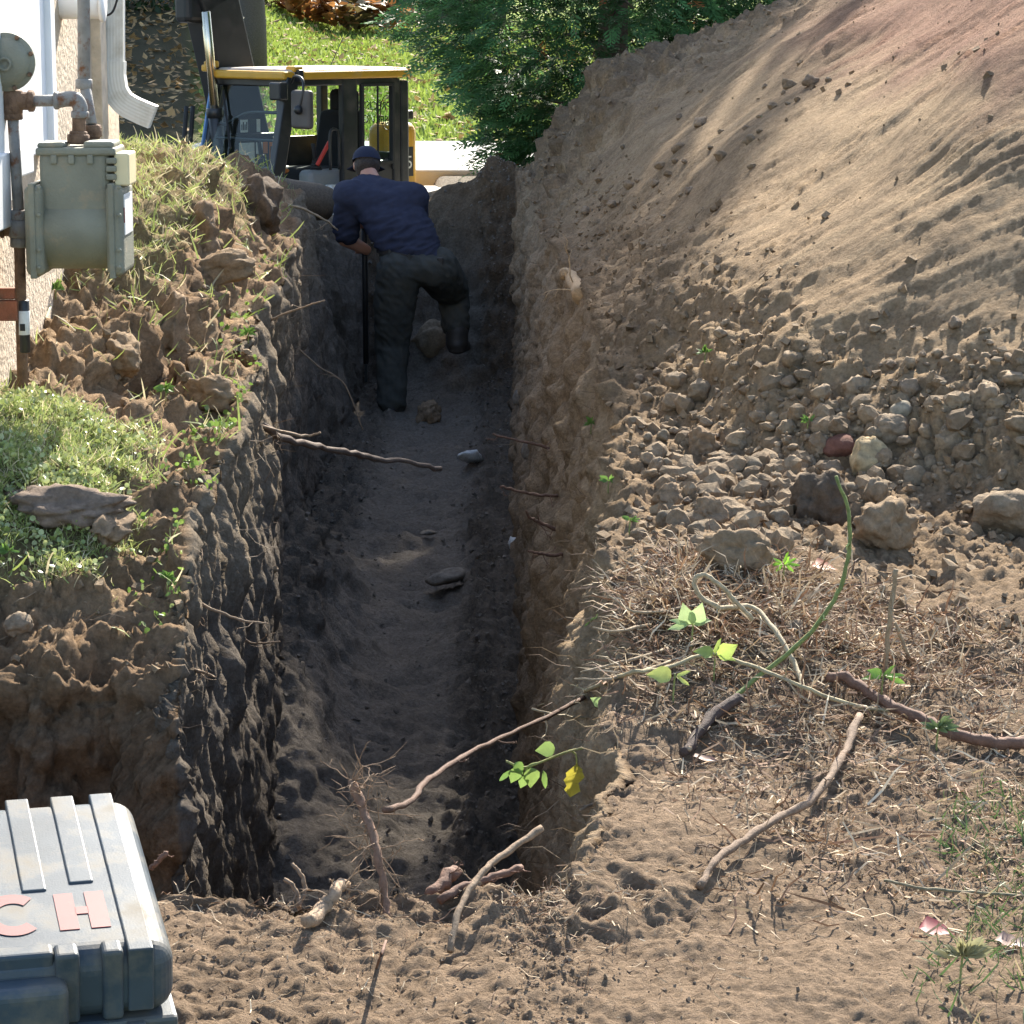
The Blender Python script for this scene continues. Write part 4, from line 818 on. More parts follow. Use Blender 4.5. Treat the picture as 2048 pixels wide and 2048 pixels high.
# ------------------------------------------------------------------ stones and clods
def rockmesh(name, seed, sub=3, rough=.22, blocky=0, flat=.8, colr=(.25, .19, .13), vary=.2):
    b = bmesh.new(); bmesh.ops.create_icosphere(b, subdivisions=sub, radius=1); V = np.array([v.co[:] for v in b.verts], np.float32); F = np.array([[v.index for v in f.verts] for f in b.faces]); b.free()
    o_ = seed*13.7; V2 = V.copy()
    if blocky:
        rr = np.random.default_rng(seed)
        for k in range(blocky):
            n_ = unit(rr.normal(size=3)); dcut = .62+.2*rr.random(); s_ = V2@n_; V2 = V2-np.maximum(0, s_-dcut)[:, None]*n_*.92
    r_ = 1+rough*fbm(V+o_, 1.3, 2)+rough*.45*fbm(V+o_, 3.6, 2, .6)+(rough*.22*fbm(V+o_, 9, 2) if sub > 2 else 0)
    V2 = V2*r_[:, None]*np.array([1, .9, flat]); me = bpy.data.meshes.new(name); me.from_pydata(V2.tolist(), [], F.tolist()); me.polygons.foreach_set('use_smooth', [True]*len(F))
    c = np.ones((len(V), 4), np.float32); c[:, :3] = np.array(colr)*(1+vary*fbm(V+o_, 2.5, 3))[:, None]; a = me.color_attributes.new('col', 'FLOAT_COLOR', 'POINT'); a.data.foreach_set('color', c.ravel()); me.materials.append(MATS['stone']); return me
CL = [rockmesh('clod', k, 3, .30, 3+k % 4, .85, [(.27, .20, .13), (.25, .185, .12), (.22, .17, .115), (.24, .18, .125), (.30, .225, .15)][k % 5]) for k in range(10)]
def put(me, name, p, size, rot=None, sink=.25, scl=(1, 1, 1)):
    o = bpy.data.objects.new(name, me); o.location = (p.x, p.y, p.z+size*(.5-sink)); o.scale = (size*.5*scl[0], size*.5*scl[1], size*.5*scl[2]); rr = random.random
    o.rotation_euler = rot or (rr()*.8-.4, rr()*.8-.4, rr()*6.28); return link(o)
def named(px, py, wpx, me, name, label, cat, scl=(1, 1, 1), rot=None, sink=.25, Y=None):
    p = hit(px, py) if Y is None else P(px, py, Y); s = wpx*p.y/FPX; p = Vector((p.x, p.y+.3*s, p.z)); return tag(put(me, name, p, s, rot, sink, scl), label, cat)
grey = rockmesh('boulder', 40, 4, .20, 3, .8, (.25, .19, .13), .22); greyb = rockmesh('boulder', 43, 4, .20, 5, .8, (.255, .19, .125), .22); cream = rockmesh('rock', 44, 4, .20, 7, .9, (.44, .33, .19), .35); egg = rockmesh('stone', 45, 3, .09, 1, .7, (.29, .25, .185), .15)
redb = rockmesh('block', 46, 3, .05, 6, .5, (.16, .075, .055), .1); dark = rockmesh('clod', 47, 4, .32, 3, .95, (.115, .085, .06), .2); sod = rockmesh('sod', 48, 4, .36, 4, .34, (.21, .155, .115), .2); clodb = rockmesh('clod', 49, 4, .34, 3, .9, (.26, .185, .115), .2); clodc = rockmesh('clod', 52, 4, .36, 4, .85, (.25, .175, .11), .25)
slab = rockmesh('slab', 50, 3, .14, 8, .35, (.19, .165, .135), .25); wht = rockmesh('scrap', 51, 3, .25, 4, .5, (.6, .6, .58), .2)
named(1790, 885, 80, grey, 'boulder', 'rounded grey boulder above the cream rock on the heap', 'boulder'); named(1812, 842, 48, egg, 'stone', 'smooth egg-shaped pale stone on top of the grey boulder', 'stone', rot=(.3, -.7, .4))
named(1738, 945, 105, cream, 'rock', 'cream coloured broken rock stained with soil at the heap foot', 'rock', (1, .8, 1.1), rot=(.2, -.5, .3)); named(1685, 912, 85, redb, 'block', 'dark red flat block half buried left of the cream rock', 'block')
named(2010, 1075, 150, greyb, 'boulder', 'large angular grey boulder at the right edge', 'boulder', (1.1, 1, .9)); named(1910, 905, 88, greyb, 'boulder', 'leaning brown boulder right of the cream rock', 'boulder', (1.1, .8, 1), rot=(.2, -.6, .4)); named(1745, 1010, 78, greyb, 'boulder', 'upright brown stone below the cream rock', 'boulder', (.8, .7, 1.2), rot=(.1, .4, .5))
named(1645, 1040, 118, dark, 'clod', 'dark shaded soil clump with roots behind the green stem', 'clod', (1, 1, 1.15)); named(1770, 1090, 125, clodb, 'clod', 'large crumbly clod right of the green stem', 'clod'); named(1480, 1140, 118, clodb, 'clod', 'big clod behind the small green weed', 'clod', (1.15, .9, .85)); named(1415, 1045, 72, clodc, 'clod', 'squarish clod above the pink rootlet tuft', 'clod'); named(1405, 915, 78, clodc, 'clod', 'large dusty clod left in the stone scatter', 'clod')
named(1310, 945, 45, grey, 'stone', 'tan round stone at the left of the stone scatter', 'stone', (.8, .8, 1.1)); named(1340, 1015, 66, clodc, 'clod', 'clod beside the leafy weeds at the trench lip', 'clod'); named(1590, 1270, 52, grey, 'stone', 'single grey stone lying among the root litter', 'stone')
named(130, 1065, 235, sod, 'sod_slab', 'overturned slab of dry sod on the left lawn', 'sod', (1, .8, 1), rot=(.05, .05, .2), sink=.3); named(215, 1095, 120, clodc, 'clod', 'crumbled clod under the overturned sod slab', 'clod', (1.1, .8, .6))
named(235, 745, 118, clodb, 'clod', 'big brown clod fallen in the crevice below the meter', 'clod', (1, .8, .8)); named(505, 450, 150, dark, 'clod', 'largest cut block of soil with roots on the left bank crest', 'clod', (1.05, .8, .95), sink=.35); named(395, 500, 130, clodc, 'clod', 'rounded clod beneath the grassy mound', 'clod', (.9, .8, 1)); named(420, 820, 115, clodb, 'clod', 'crumbly clod at the lawn corner near the trench lip', 'clod', (1.1, .8, .7)); named(435, 570, 120, clodb, 'clod', 'pale clod on the left bank beside the trench', 'clod', (1.1, .8, .6)); named(330, 700, 130, clodc, 'clod', 'tall orange-brown clod beside the crevice', 'clod', (.8, .8, 1.2))
named(290, 780, 40, egg, 'stone', 'small smooth stone in the grass near the crevice', 'stone'); named(30, 1265, 60, grey, 'stone', 'brown stone stuck in the bank face at the left edge', 'stone')
named(890, 1185, 108, slab, 'flat_stone', 'flat grey stone slab lying on the trench floor', 'stone', (1.1, .8, 1)); named(855, 1075, 38, slab, 'flat_stone', 'small flat chip of stone midway along the trench floor', 'stone'); named(858, 842, 56, clodc, 'stone', 'brown stone on the floor behind the standing boot', 'stone'); named(865, 705, 110, greyb, 'boulder', 'big grey rock in the trench end below the raised boot', 'boulder', (.9, .8, 1.3), rot=(.3, .5, .2), sink=.4)
named(942, 932, 68, wht, 'plastic_scrap', 'white plastic scrap half buried in the trench floor', 'scrap', (1, .8, .7)); named(1026, 1098, 34, wht, 'paper_scrap', 'white crumpled scrap at the foot of the right wall', 'scrap', (.8, .8, 1.4)); named(733, 1505, 12, egg, 'pebble', 'tiny blue-white pebble on the near trench floor', 'pebble')
for (px, py, w_, h_, nm, lb) in ((1040, 800, 40, 75, 'concrete_chunk', 'upper grey concrete face exposed in the right wall'), (1062, 905, 50, 90, 'concrete_chunk', 'lower grey concrete face exposed in the right wall')): named(px-10, py, w_, slab, nm, lb, 'concrete', (.6, 1, 2.6), rot=(0, 0, .1), sink=.5)
# countable loose stones and clods
seen = []
def scatter_px(n, box, smin_, smax_, prob, label, group, name='loose_clod', power=2.2):
    k = 0; tries = 0
    while k < n and tries < n*30:
        tries += 1; px = random.uniform(box[0], box[2]); py = random.uniform(box[1], box[3])
        if random.random() > prob(px, py): continue
        s_px = smin_+(smax_-smin_)*random.random()**power
        if any((px-a)**2+(py-b)**2 < (.42*(s_px+c))**2 for a, b, c in seen): continue
        p = hit(px, py); s = s_px*p.y/FPX; me = random.choice(CL); o = put(me, name, p, s, None, .34, (1, random.uniform(.7, 1), random.uniform(.6, 1))); tag(o, label, 'clod', group); seen.append((px, py, s_px)); k += 1; CLODS.append((o, px, py, s_px, group))
CLODS = []
scatter_px(245, (1270, 640, 2048, 1120), 13, 66, lambda x, y: max(.05, 1-abs(y-(930-.12*(x-1230)))/230), 'small loose brown clod among the stones at the foot of the soil heap', 'loose clods at the foot of the heap', power=2.0)
scatter_px(34, (1120, 140, 1700, 470), 14, 40, lambda x, y: max(0, 1-abs((y-300)+(x-1400)*.62)/120), 'loose clod in the crumbly upper band of the soil heap', 'clods in the upper band of the heap')
scatter_px(26, (60, 560, 560, 1180), 14, 40, lambda x, y: .8 if x > 250 else .3, 'loose clod on the crumbled left bank', 'clods on the left bank')
MARKS = [(1738, 945, 'the cream rock'), (1790, 885, 'the rounded grey boulder'), (2010, 1075, 'the boulder at the right edge'), (1645, 1040, 'the dark shaded soil clump'), (1566, 1165, 'the bright green weed'), (1910, 905, 'the leaning brown boulder'), (1405, 915, 'the large dusty clod'), (1310, 945, 'the tan round stone'), (1480, 1140, 'the big clod behind the weed'), (1770, 1090, 'the large crumbly clod'), (1410, 725, 'the tiny weed below the slide'), (1140, 565, 'the pale split root stub'), (235, 745, 'the clod in the crevice'), (420, 820, 'the clod at the lawn corner'), (435, 570, 'the pale clod on the left bank'), (505, 450, 'the cut soil block on the bank crest')]
DIRS = ['right of', 'upper right of', 'above', 'upper left of', 'left of', 'lower left of', 'below', 'lower right of']; used_l = set()
for o, px, py, s_px, gp in sorted(CLODS, key=lambda c: -c[3]):      # the largest clod on each side of a landmark is told apart by it
    for mx_, my_, nm in sorted(MARKS, key=lambda m_: (m_[0]-px)**2+(m_[1]-py)**2)[:3]:
        if (mx_-px)**2+(my_-py)**2 > 170**2: continue
        key = (nm, DIRS[int(round(math.atan2(my_-py, px-mx_)/(math.pi/4))) % 8])
        if key not in used_l: used_l.add(key); o['label'] = 'largest loose clod just %s %s' % (key[1], key[0]); break
# uncounted crumbs
ICV = np.array([[x, y_, z_] for x in (-.7, .7) for y_ in (-.7, .7) for z_ in (-.7, .7)], np.float32); ICF = np.array([[0, 1, 3], [0, 3, 2], [4, 6, 7], [4, 7, 5], [0, 4, 5], [0, 5, 1], [2, 3, 7], [2, 7, 6], [0, 2, 6], [0, 6, 4], [1, 5, 7], [1, 7, 3]])

fi = np.nonzero(fine)[0]; vis = (_px[fi] > -120) & (_px[fi] < 2170) & (_py[fi] > -60) & (_py[fi] < 2120)
def pick(wt, n): wt = np.clip(wt, 0, None)*vis; area = (yq**1.0); wt = wt*area; return fi[np.searchsorted(np.cumsum(wt)/wt.sum(), rng.random(n)).clip(0, len(fi)-1)]
def crumbs(name, label, wt, n, s0, s1, cols, shape=ICV):
    ii = pick(wt, n); pos = V1[ii]+rng.normal(size=(n, 3))*.006; d = unit(rng.normal(size=(n, 3))); ax, ay, az = frame(d, rng.normal(size=(n, 3))); sc = s0+(s1-s0)*rng.random(n)**3
    T = np.repeat(shape[None], 6, 0)*(1+.38*rng.normal(size=(6, len(shape), 1)).clip(-1.2, 1)); LB = LeafBag()
    for k in range(6):
        m_ = np.arange(n) % 6 == k; LB.add(*inst(T[k].astype(np.float32), ICF, pos[m_], ax[m_], ay[m_]*.85, az[m_]*.75, sc[m_], (cols[0]+(cols[1]-cols[0])*rng.random((m_.sum(), 1)))))
    return tag(LB.build(name, 'stone'), label, 'soil', kind='stuff')
cA, cB = np.array([.19, .135, .085]), np.array([.30, .22, .14])
crumbs('heap_crumbs', 'small crumbs of dry soil strewn over the heap', pileF*(.03+1.6*clodband+.7*topband+.12*patch)+gr*(1-near)*1.6, 8500, .004, .022, (cA, cB))
crumbs('ground_crumbs', 'fine crumbs of dark soil on the near ground', fg*(.4+patch), 7000, .0012, .0055, (np.array([.17, .125, .09]), np.array([.29, .22, .155])))
crumbs('bank_crumbs', 'small crumbs of soil on the left bank', mid_rough+.5*leftface*(1-dep), 3500, .004, .02, (cA, cB)); crumbs('floor_crumbs', 'dark crumbs on the trench floor', isD*(.15+sidef), 5000, .003, .014, (np.array([.13, .11, .09]), np.array([.22, .19, .155])))
b = bmesh.new(); bmesh.ops.create_icosphere(b, subdivisions=2, radius=1); I2V = np.array([v.co[:] for v in b.verts], np.float32); I2F = np.array([[v.index for v in f.verts] for f in b.faces]); b.free()
bandw = isF*np.exp(-((_py[fi]-(945-.10*(_px[fi]-1230)))/105)**2)*sstep(1290, 1450, _px[fi])*(.35+(n_big > -.2)); ii = pick(bandw, 700); n = len(ii); LB = LeafBag(); sc = .006+.044*rng.random(n)**3.2
d_ = unit(rng.normal(size=(n, 3))); ax, ay, az = frame(d_, rng.normal(size=(n, 3))); cl_ = cA+(cB-cA)*rng.random((n, 1))
for k in range(8):
    m_ = np.arange(n) % 8 == k; Tk = I2V*(1+.28*fbm(I2V+k*7.7, 1.5, 2)+.12*fbm(I2V+k*3.1, 4, 1))[:, None]; LB.add(*inst(Tk.astype(np.float32), I2F, V1[ii[m_]]+np.array([0, 0, .1])*sc[m_][:, None], ax[m_], ay[m_]*.85, az[m_]*.7, sc[m_], cl_[m_]))
tag(LB.build('packed_clods', 'stone'), 'packed small clods filling the gaps between the larger ones at the heap foot', 'soil', kind='stuff')
# ------------------------------------------------------------------ grass, ground cover, litter
BL = np.array([[0, -.035, 0], [0, .035, 0], [.5, -.03, .05], [.5, .03, .05], [.85, -.018, -.02], [.85, .018, -.02], [1.0, 0, -.1]], np.float32); BF = np.array([[0, 1, 3], [0, 3, 2], [2, 3, 5], [2, 5, 4], [4, 5, 6]])
def blades(name, label, ii, l0, l1, cols, lean=.8, cat='grass', T=(BL, BF), mat='leafy', lift=0):
    n = len(ii); pos = V1[ii]+np.stack([rng.normal(size=n)*.012, rng.normal(size=n)*.012, np.zeros(n)+lift], 1); d = unit(np.array([[0, 0, 1.]])+rng.normal(size=(n, 3))*np.array([lean, lean, .25])); ax, ay, az = frame(d, rng.normal(size=(n, 3)))
    t = rng.random((n, 1)); c = cols[0]+(cols[1]-cols[0])*t; dry = rng.random(n) < .25; c[dry] = cols[2]*(.7+.6*rng.random((dry.sum(), 1))); LB = LeafBag(); LB.add(*inst(T[0], T[1], pos, ax, ay, az, l0+(l1-l0)*rng.random(n), c)); return tag(LB.build(name, mat), label, cat, kind='stuff')
GC = (np.array([.22, .28, .07]), np.array([.38, .43, .16]), np.array([.56, .49, .31]))
blades('lawn_grass', 'short bright grass on the small lawn below the meter', pick(lawnmask*(.15+(n_mid > -.1)), 13000), .02, .05, GC, 1.0)
blades('mound_grass', 'long grass tufts on the mound beside the house', pick(moundgrass*(.12+1*(n_big+.5*n_mid > -.05)), 11000), .022, .06, GC, 1.1)
tuft = bank*(1-lawnmask)*(n_mid+.6*n_big > .35); blades('bank_tufts', 'scattered grass tufts over the left bank', pick(tuft, 3500), .03, .11, GC, 1.0)
blades('corner_grass', 'grass at the lower right corner', pick(fg*sstep(.72, .80, q[:, 0]/yq*5.5-.15+.08*n_big)*sstep(4.0, 4.3, yq)*sstep(5.4, 5.1, yq), 900), .02, .055, (np.array([.05, .09, .03]), np.array([.10, .16, .05]), np.array([.3, .24, .14])), 1.2)
OV = np.array([[0, 0, 0], [.35, -.42, .05], [.8, -.34, 0], [1, 0, -.04], [.8, .34, 0], [.35, .42, .05]], np.float32); OF = np.array([[0, 1, 2], [0, 2, 3], [0, 3, 4], [0, 4, 5]])
blades('ground_cover', 'small round glossy leaves covering the small lawn', pick(lawnmask*(.15+(n_big+.5*n_mid > -.1)), 3200), .008, .020, (np.array([.24, .30, .08]), np.array([.42, .46, .20]), np.array([.38, .40, .17])), 1.6, 'ground cover', (OV, OF), 'groundleaf', .022)
blades('edge_weeds', 'leafy weeds hanging along the trench lip', pick(bank*sstep(.12, .02, np.abs(q[:, 0]-np.interp(yq, Ys, lipL)+.05))*(n_mid > .1)*sstep(13, 6, yq), 420), .010, .022, (np.array([.12, .20, .04]), np.array([.22, .32, .07]), np.array([.2, .25, .1])), 1.4, 'weeds', (OV, OF), 'leafy', .02)
TWT = np.array([[0, -.019, 0], [0, .019, 0], [.35, -.022, .12], [.35, .022, .12], [.7, -.016, .02], [.7, .016, .02], [1, 0, .16]], np.float32)
debris = isF*(1-pileF)*np.clip(np.exp(-((q[:, 0]-.52)/.34)**2-((yq-5.95)/.48)**2)*1.7+.32*sstep(.25, .5, q[:, 0])*sstep(4.35, 4.8, yq)*sstep(6.6, 5.8, yq), 0, 2)
def twigs(name, label, wt, n, l0, l1, cols, mat='litter', lift=.004, T=TWT):
    ii = pick(wt, n); pos = V1[ii]+np.array([0, 0, lift]); d = unit(rng.normal(size=(n, 3))*np.array([1, 1, .35])+np.array([0, 0, .12])); ax, ay, az = frame(d, np.array([[0, 0, 1.]])+rng.normal(size=(n, 3))*.6)
    k = rng.integers(0, len(cols), n); c = np.array(cols)[k]*(.6+.8*rng.random((n, 1))); LB = LeafBag(); LB.add(*inst(T, BF, pos, ax, ay, az, l0+(l1-l0)*rng.random(n)**2.6, c)); return tag(LB.build(name, mat), label, 'litter', kind='stuff')
LC = [(.36, .26, .16), (.22, .13, .08), (.14, .085, .055), (.48, .39, .27), (.28, .17, .10), (.38, .29, .19)]
twigs('root_litter', 'tangle of shredded roots and dry litter right of the trench', debris*(.15+1.2*(n_mid > 0)), 25000, .010, .12, LC); twigs('near_litter', 'shredded roots and chips scattered over the near ground', fg*(.12+1.3*np.exp(-((q[:, 0]+.32)/.18)**2-((yq-4.45)/.35)**2)+rim*1.2), 3800, .010, .055, LC)
FT = np.array([[0, -.006, 0], [0, .006, 0], [.35, -.006, .10], [.35, .006, .10], [.7, -.005, .02], [.7, .005, .02], [1, 0, .16]], np.float32)
twigs('hair_roots', 'fine hair roots hanging from the cut trench walls', isC*(1-dep)*.8+isE*1.2+leftface*.5*(1-dep), 4500, .03, .16, [(.20, .13, .08), (.30, .22, .14), (.14, .09, .06)], T=FT, lift=0)
lv = np.nonzero((YY.ravel() > 30.7) & (YY.ravel() < 46.5) & (np.abs(pts[:, 0]) < 9.5))[0]
def lawn_pts(n, x0=-9, x1=3): ys = 30.7+16*rng.random(n); xs = rng.uniform(-.112*ys, x1, n); return np.stack([xs, ys, lawn_z(xs, ys)], 1)
n = 26000; pos = lawn_pts(n); d = unit(np.array([[0, 0, 1.]])+rng.normal(size=(n, 3))*.5); ax, ay, az = frame(d, rng.normal(size=(n, 3))); LB = LeafBag(); LB.add(*inst(np.array([[0, -.25, 0], [0, .25, 0], [1, 0, .2]], np.float32), np.array([[0, 1, 2]]), pos, ax, ay, az, .05+.07*rng.random(n), np.array([.24, .31, .06])*(.6+.8*rng.random((n, 1))))); tag(LB.build('lawn_blades', 'leafy'), 'mown grass blades of the lawn behind the excavator', 'grass', kind='stuff')
n = 3400; pos = lawn_pts(n); k = n//3; pos[:k, 0] = -rng.uniform(.11, .16, k)*pos[:k, 1]; pos[:, 2] = lawn_z(pos[:, 0], pos[:, 1])+.05; d = unit(rng.normal(size=(n, 3))*np.array([1, 1, .3])); ax, ay, az = frame(d, np.array([[0, 0, 1.]])+rng.normal(size=(n, 3))*.4); LB = LeafBag(); LB.add(*inst(LEAF_T, LEAF_F, pos, ax, ay, az, .07+.09*rng.random(n), np.array([[.34, .22, .10]])*(.5+1.*rng.random((n, 1))))); tag(LB.build('fallen_leaves', 'litter'), 'brown fallen leaves strewn on the lawn', 'leaves', kind='stuff')
# ------------------------------------------------------------------ branches, roots and vines
def branch(name, label, cat, pts, r0, r1, col=(.16, .10, .07), knots=.16, lets=0, let_len=.12, let_r=.0025, seed=0, n=7, smooth_n=5, let_col=None):
    rr = random.Random(seed+5); P_ = spline(pts, smooth_n); k = len(P_); rad = [r0+(r1-r0)*i/(k-1) for i in range(k)]
    rad = [r*(1+knots*(rr.random()-.4)) for r in rad]
    P_ = [p+Vector((rr.uniform(-1, 1), rr.uniform(-1, 1), rr.uniform(-1, 1)))*r0*.35 for p in P_]
    b0 = Vector(pts[0]); root = None; g = G(); g.tube(P_, rad, n, .12, seed)
    if not lets:
        o = g.build(name, 'bark', None, np.array(col), xf=TR(b0)); o.location = b0; return tag(o, label, cat)
    root = empty(name, b0); tag(root, label, cat); g.build('stem', 'bark', root, np.array(col), xf=TR(b0))
    for j in range(lets):
        i = rr.randrange(1, k); a = P_[i]; d = Vector((rr.uniform(-1, 1), rr.uniform(-.6, .6), rr.uniform(-.8, .7))).normalized(); q_ = [a]; L_ = let_len*rr.uniform(.4, 1.1); g = G(); sub_ = []
        for s_ in range(6):
            d = (d+Vector((rr.uniform(-1, 1), rr.uniform(-1, 1), rr.uniform(-1, .8)))*.45).normalized(); q_.append(q_[-1]+d*L_/6)
            if s_ in (2, 3, 4) and rr.random() < .7:
                e = (d+Vector((rr.uniform(-1, 1), rr.uniform(-1, 1), rr.uniform(-1, 1)))).normalized(); g.tube([q_[-1], q_[-1]+e*L_*.16, q_[-1]+(e+Vector((rr.uniform(-1, 1), 0, rr.uniform(-1, 1)))*.6)*L_*.28], [let_r*.7, let_r*.6, let_r*.3], 4)
        g.tube(q_, [let_r*(1.1-.13*s_) for s_ in range(7)], 5); g.build('rootlet', 'bark', root, np.array(let_col or col)*1.15, xf=TR(b0))
    return root
H = hit
def on(pl, r): return [H(x, y, r*.8+(l if l else 0)) for x, y, l in [(a+(0,))[:3] for a in pl]]
RD = (.17, .095, .065); TN = (.26, .18, .115); GN = (.17, .21, .07)
branch('fallen_branch', 'long curved bare branch lying on the litter at lower right', 'branch', on([(1400, 1782), (1425, 1740, .01), (1490, 1705, .02), (1560, 1660, .025), (1630, 1620, .02), (1672, 1560, .02), (1690, 1510, .015), (1718, 1450, .02)], .008), .0065, .0085, (.20, .135, .09), .45, 6, .07, .0022, 1, 9)
branch('thick_root', 'dark reddish root running off the right edge over bright soil', 'root', on([(1652, 1372, .01), (1700, 1385, .02), (1745, 1415, .02), (1800, 1445, .02), (1860, 1475, .02), (1940, 1500, .015), (2020, 1502, .01), (2090, 1498, .01)], .013), .011, .013, RD, .2, 0, seed=2, n=9)
ya = 6.35
branch('overhanging_root', 'long reddish root arching from the debris across the near trench', 'root', [P(1290, 1330, 6.5), P(1200, 1378, 6.35), P(1130, 1415, 6.1), P(1040, 1458, 5.9), P(960, 1495, 5.7), P(900, 1530, 5.5), P(850, 1565, 5.3), P(825, 1600, 5.15), P(770, 1622, 5.0)], .0048, .0062, (.13, .075, .05), .3, 4, .05, .002, 3, 9)
branch('upright_root_stub', 'upright torn root stub with fine rootlets at the near trench rim', 'root', [P(776, 1838, 4.52), P(768, 1780, 4.55), P(755, 1700, 4.58), P(735, 1640, 4.62), P(715, 1590, 4.65), P(704, 1562, 4.66)], .0065, .0085, (.22, .13, .085), .35, 44, .11, .0011, 4, 9, let_col=(.24, .16, .10))
branch('bare_stick', 'thin bare stick leaning up out of the near ground', 'stick', [P(900, 1900, 4.32), P(915, 1830, 4.38), P(940, 1780, 4.44), P(975, 1735, 4.5), P(1020, 1700, 4.56), P(1085, 1655, 4.62)], .0055, .0058, TN, .25, 3, .03, .0015, 5, 7)
branch('spanning_root', 'dark root reaching from the left wall across the mid trench', 'root', [P(520, 850, 9.3), P(575, 880, 9.5), P(640, 893, 9.8), P(700, 905, 10), P(760, 918, 10.2), P(820, 925, 10.3), P(880, 938, 10.4)], .013, .009, (.12, .085, .065), .3, 2, .1, .003, 6, 8)
branch('wall_root', 'thin pale root beside the spanning root on the left wall', 'root', [P(505, 845, 9.2), P(560, 862, 9.3), P(610, 872, 9.4), P(640, 865, 9.4)], .006, .004, TN, .3, 2, .06, .002, 7)
for k, (pl, lb) in enumerate([([(1115, 905), (1080, 890), (1040, 882), (985, 868)], 'reddish root sticking out of the right wall beside the weeds'), ([(1115, 992), (1075, 990), (1035, 982), (1000, 972)], 'forked root reaching left from the right wall, second from top'), ([(1115, 1060), (1080, 1045), (1060, 1035), (1053, 1020)], 'curled root on the right wall, third from top'), ([(1125, 1108), (1100, 1110), (1078, 1106), (1055, 1102)], 'stubby pale-tipped root on the right wall, lowest of four')]):
    h0 = H(*pl[0]); branch('wall_root', lb, 'root', [P(x, y, h0.y-.02*j) for j, (x, y) in enumerate(pl)], .007, .004, RD, .3, 3, .09, .0022, 20+k)
for k, (pl, lb) in enumerate([([(395, 1205), (440, 1225), (490, 1242), (535, 1247)], 'thin root sticking out over the trench from the left lip'), ([(380, 1340), (410, 1345), (432, 1355)], 'short root stub below the left lip'), ([(600, 700), (640, 735), (690, 770), (725, 860)], 'long root hanging down the left wall near the man'), ([(540, 640), (590, 620), (650, 600)], 'root poking out of the left wall above the hanging one'), ([(470, 1260), (500, 1285), (560, 1284)], 'hair-thin root low on the left wall')]):
    h0 = H(*pl[0]); branch('bank_root', lb, 'root', [P(x, y, h0.y-.03*j) for j, (x, y) in enumerate(pl)], .005, .0025, TN, .3, 3, .08, .0015, 40+k)
branch('thin_root', 'pale root lying over the end bank left of the man', 'root', [P(520, 400, 15.5), P(560, 405, 15.5), P(610, 420, 15.6), P(650, 440, 15.7), P(675, 460, 15.8)], .010, .005, (.34, .26, .17), .2, 2, .15, .003, 50)
branch('root_stub', 'thick broken pale root stub lying on the near trench rim', 'root', on([(612, 1862, .005), (640, 1838, .012), (668, 1815, .02), (688, 1800, .03)], .01), .012, .010, (.36, .25, .16), .4, 5, .07, .0018, 60, 9)
branch('root_stub', 'short cut root stub pointing up right behind the upright stub', 'root', [P(860, 1790, 4.62), P(885, 1765, 4.66), P(915, 1738, 4.7)], .011, .012, RD, .25, 4, .07, .0018, 61, 9)
branch('root_stub', 'reddish root lying along the rim left of the leaning stick', 'root', [P(880, 1800, 4.55), P(940, 1770, 4.6), P(985, 1755, 4.62), P(1040, 1735, 4.66)], .008, .007, RD, .25, 3, .06, .0018, 62)
branch('small_twig', 'small forked twig standing on the rim left of the root stub', 'twig', [P(600, 1820, 4.6), P(595, 1790, 4.62), P(585, 1770, 4.63), P(568, 1758, 4.64)], .004, .0035, TN, .3, 2, .04, .0015, 63)
branch('small_twig', 'curved twig tip rising beside the small forked twig', 'twig', [P(598, 1815, 4.6), P(610, 1775, 4.62), P(600, 1745, 4.63), P(584, 1728, 4.64)], .004, .003, TN, .3, 0, seed=64)
branch('small_twig', 'reddish twig poking out right beside the tool case', 'twig', [P(302, 1738, 4.75), P(315, 1722, 4.75), P(333, 1705, 4.75)], .005, .0045, RD, .3, 2, .03, .0015, 65)
branch('trailing_twig', 'thin dark twig trailing on the near ground below the stub', 'twig', on([(720, 2040), (740, 1990, .004), (755, 1945, .005), (775, 1890, .006)], .003), .002, .0025, RD, .3, 3, .04, .001, 66)
branch('grass_stalk', 'long dry stalk lying across the lower right litter', 'stalk', on([(1765, 1775, .01), (1830, 1792, .012), (1900, 1795, .012), (1980, 1798, .01), (2048, 1802, .01)], .003), .003, .0025, (.22, .19, .12), .1, 0, seed=67)
BVY = H(1470, 1270).y-.05; GSY = H(1560, 1330).y-.12
branch('bent_vine', 'pale bent vine looping over the root litter', 'vine', [H(1605, 1400, .02), H(1590, 1360, .03), H(1555, 1320, .05), H(1500, 1262, .06), P(1440, 1215, BVY), P(1400, 1190, BVY), P(1388, 1162, BVY), P(1405, 1150, BVY), P(1435, 1165, BVY), P(1470, 1200, BVY), P(1505, 1240, BVY)], .006, .005, (.38, .31, .20), .15, 3, .05, .002, 68)
branch('green_stem', 'tall green stem curving up in front of the clods', 'stem', [H(1420, 1445, .01), P(1500, 1365, min(GSY, H(1500, 1370).y-.05)), P(1590, 1295, GSY), P(1660, 1215, GSY), P(1688, 1150, GSY), P(1700, 1070, GSY), P(1693, 1010, GSY), P(1672, 952, GSY)], .0055, .0035, GN, .12, 5, .02, .0025, 69, let_col=(.3, .34, .12))
branch('upright_twig', 'dead upright twig right of the green stem', 'twig', [H(1770, 1350, -.01), P(1775, 1280, H(1770, 1350).y), P(1783, 1210, H(1770, 1350).y), P(1793, 1138, H(1770, 1350).y)], .005, .0055, (.28, .21, .13), .3, 2, .05, .003, 70)
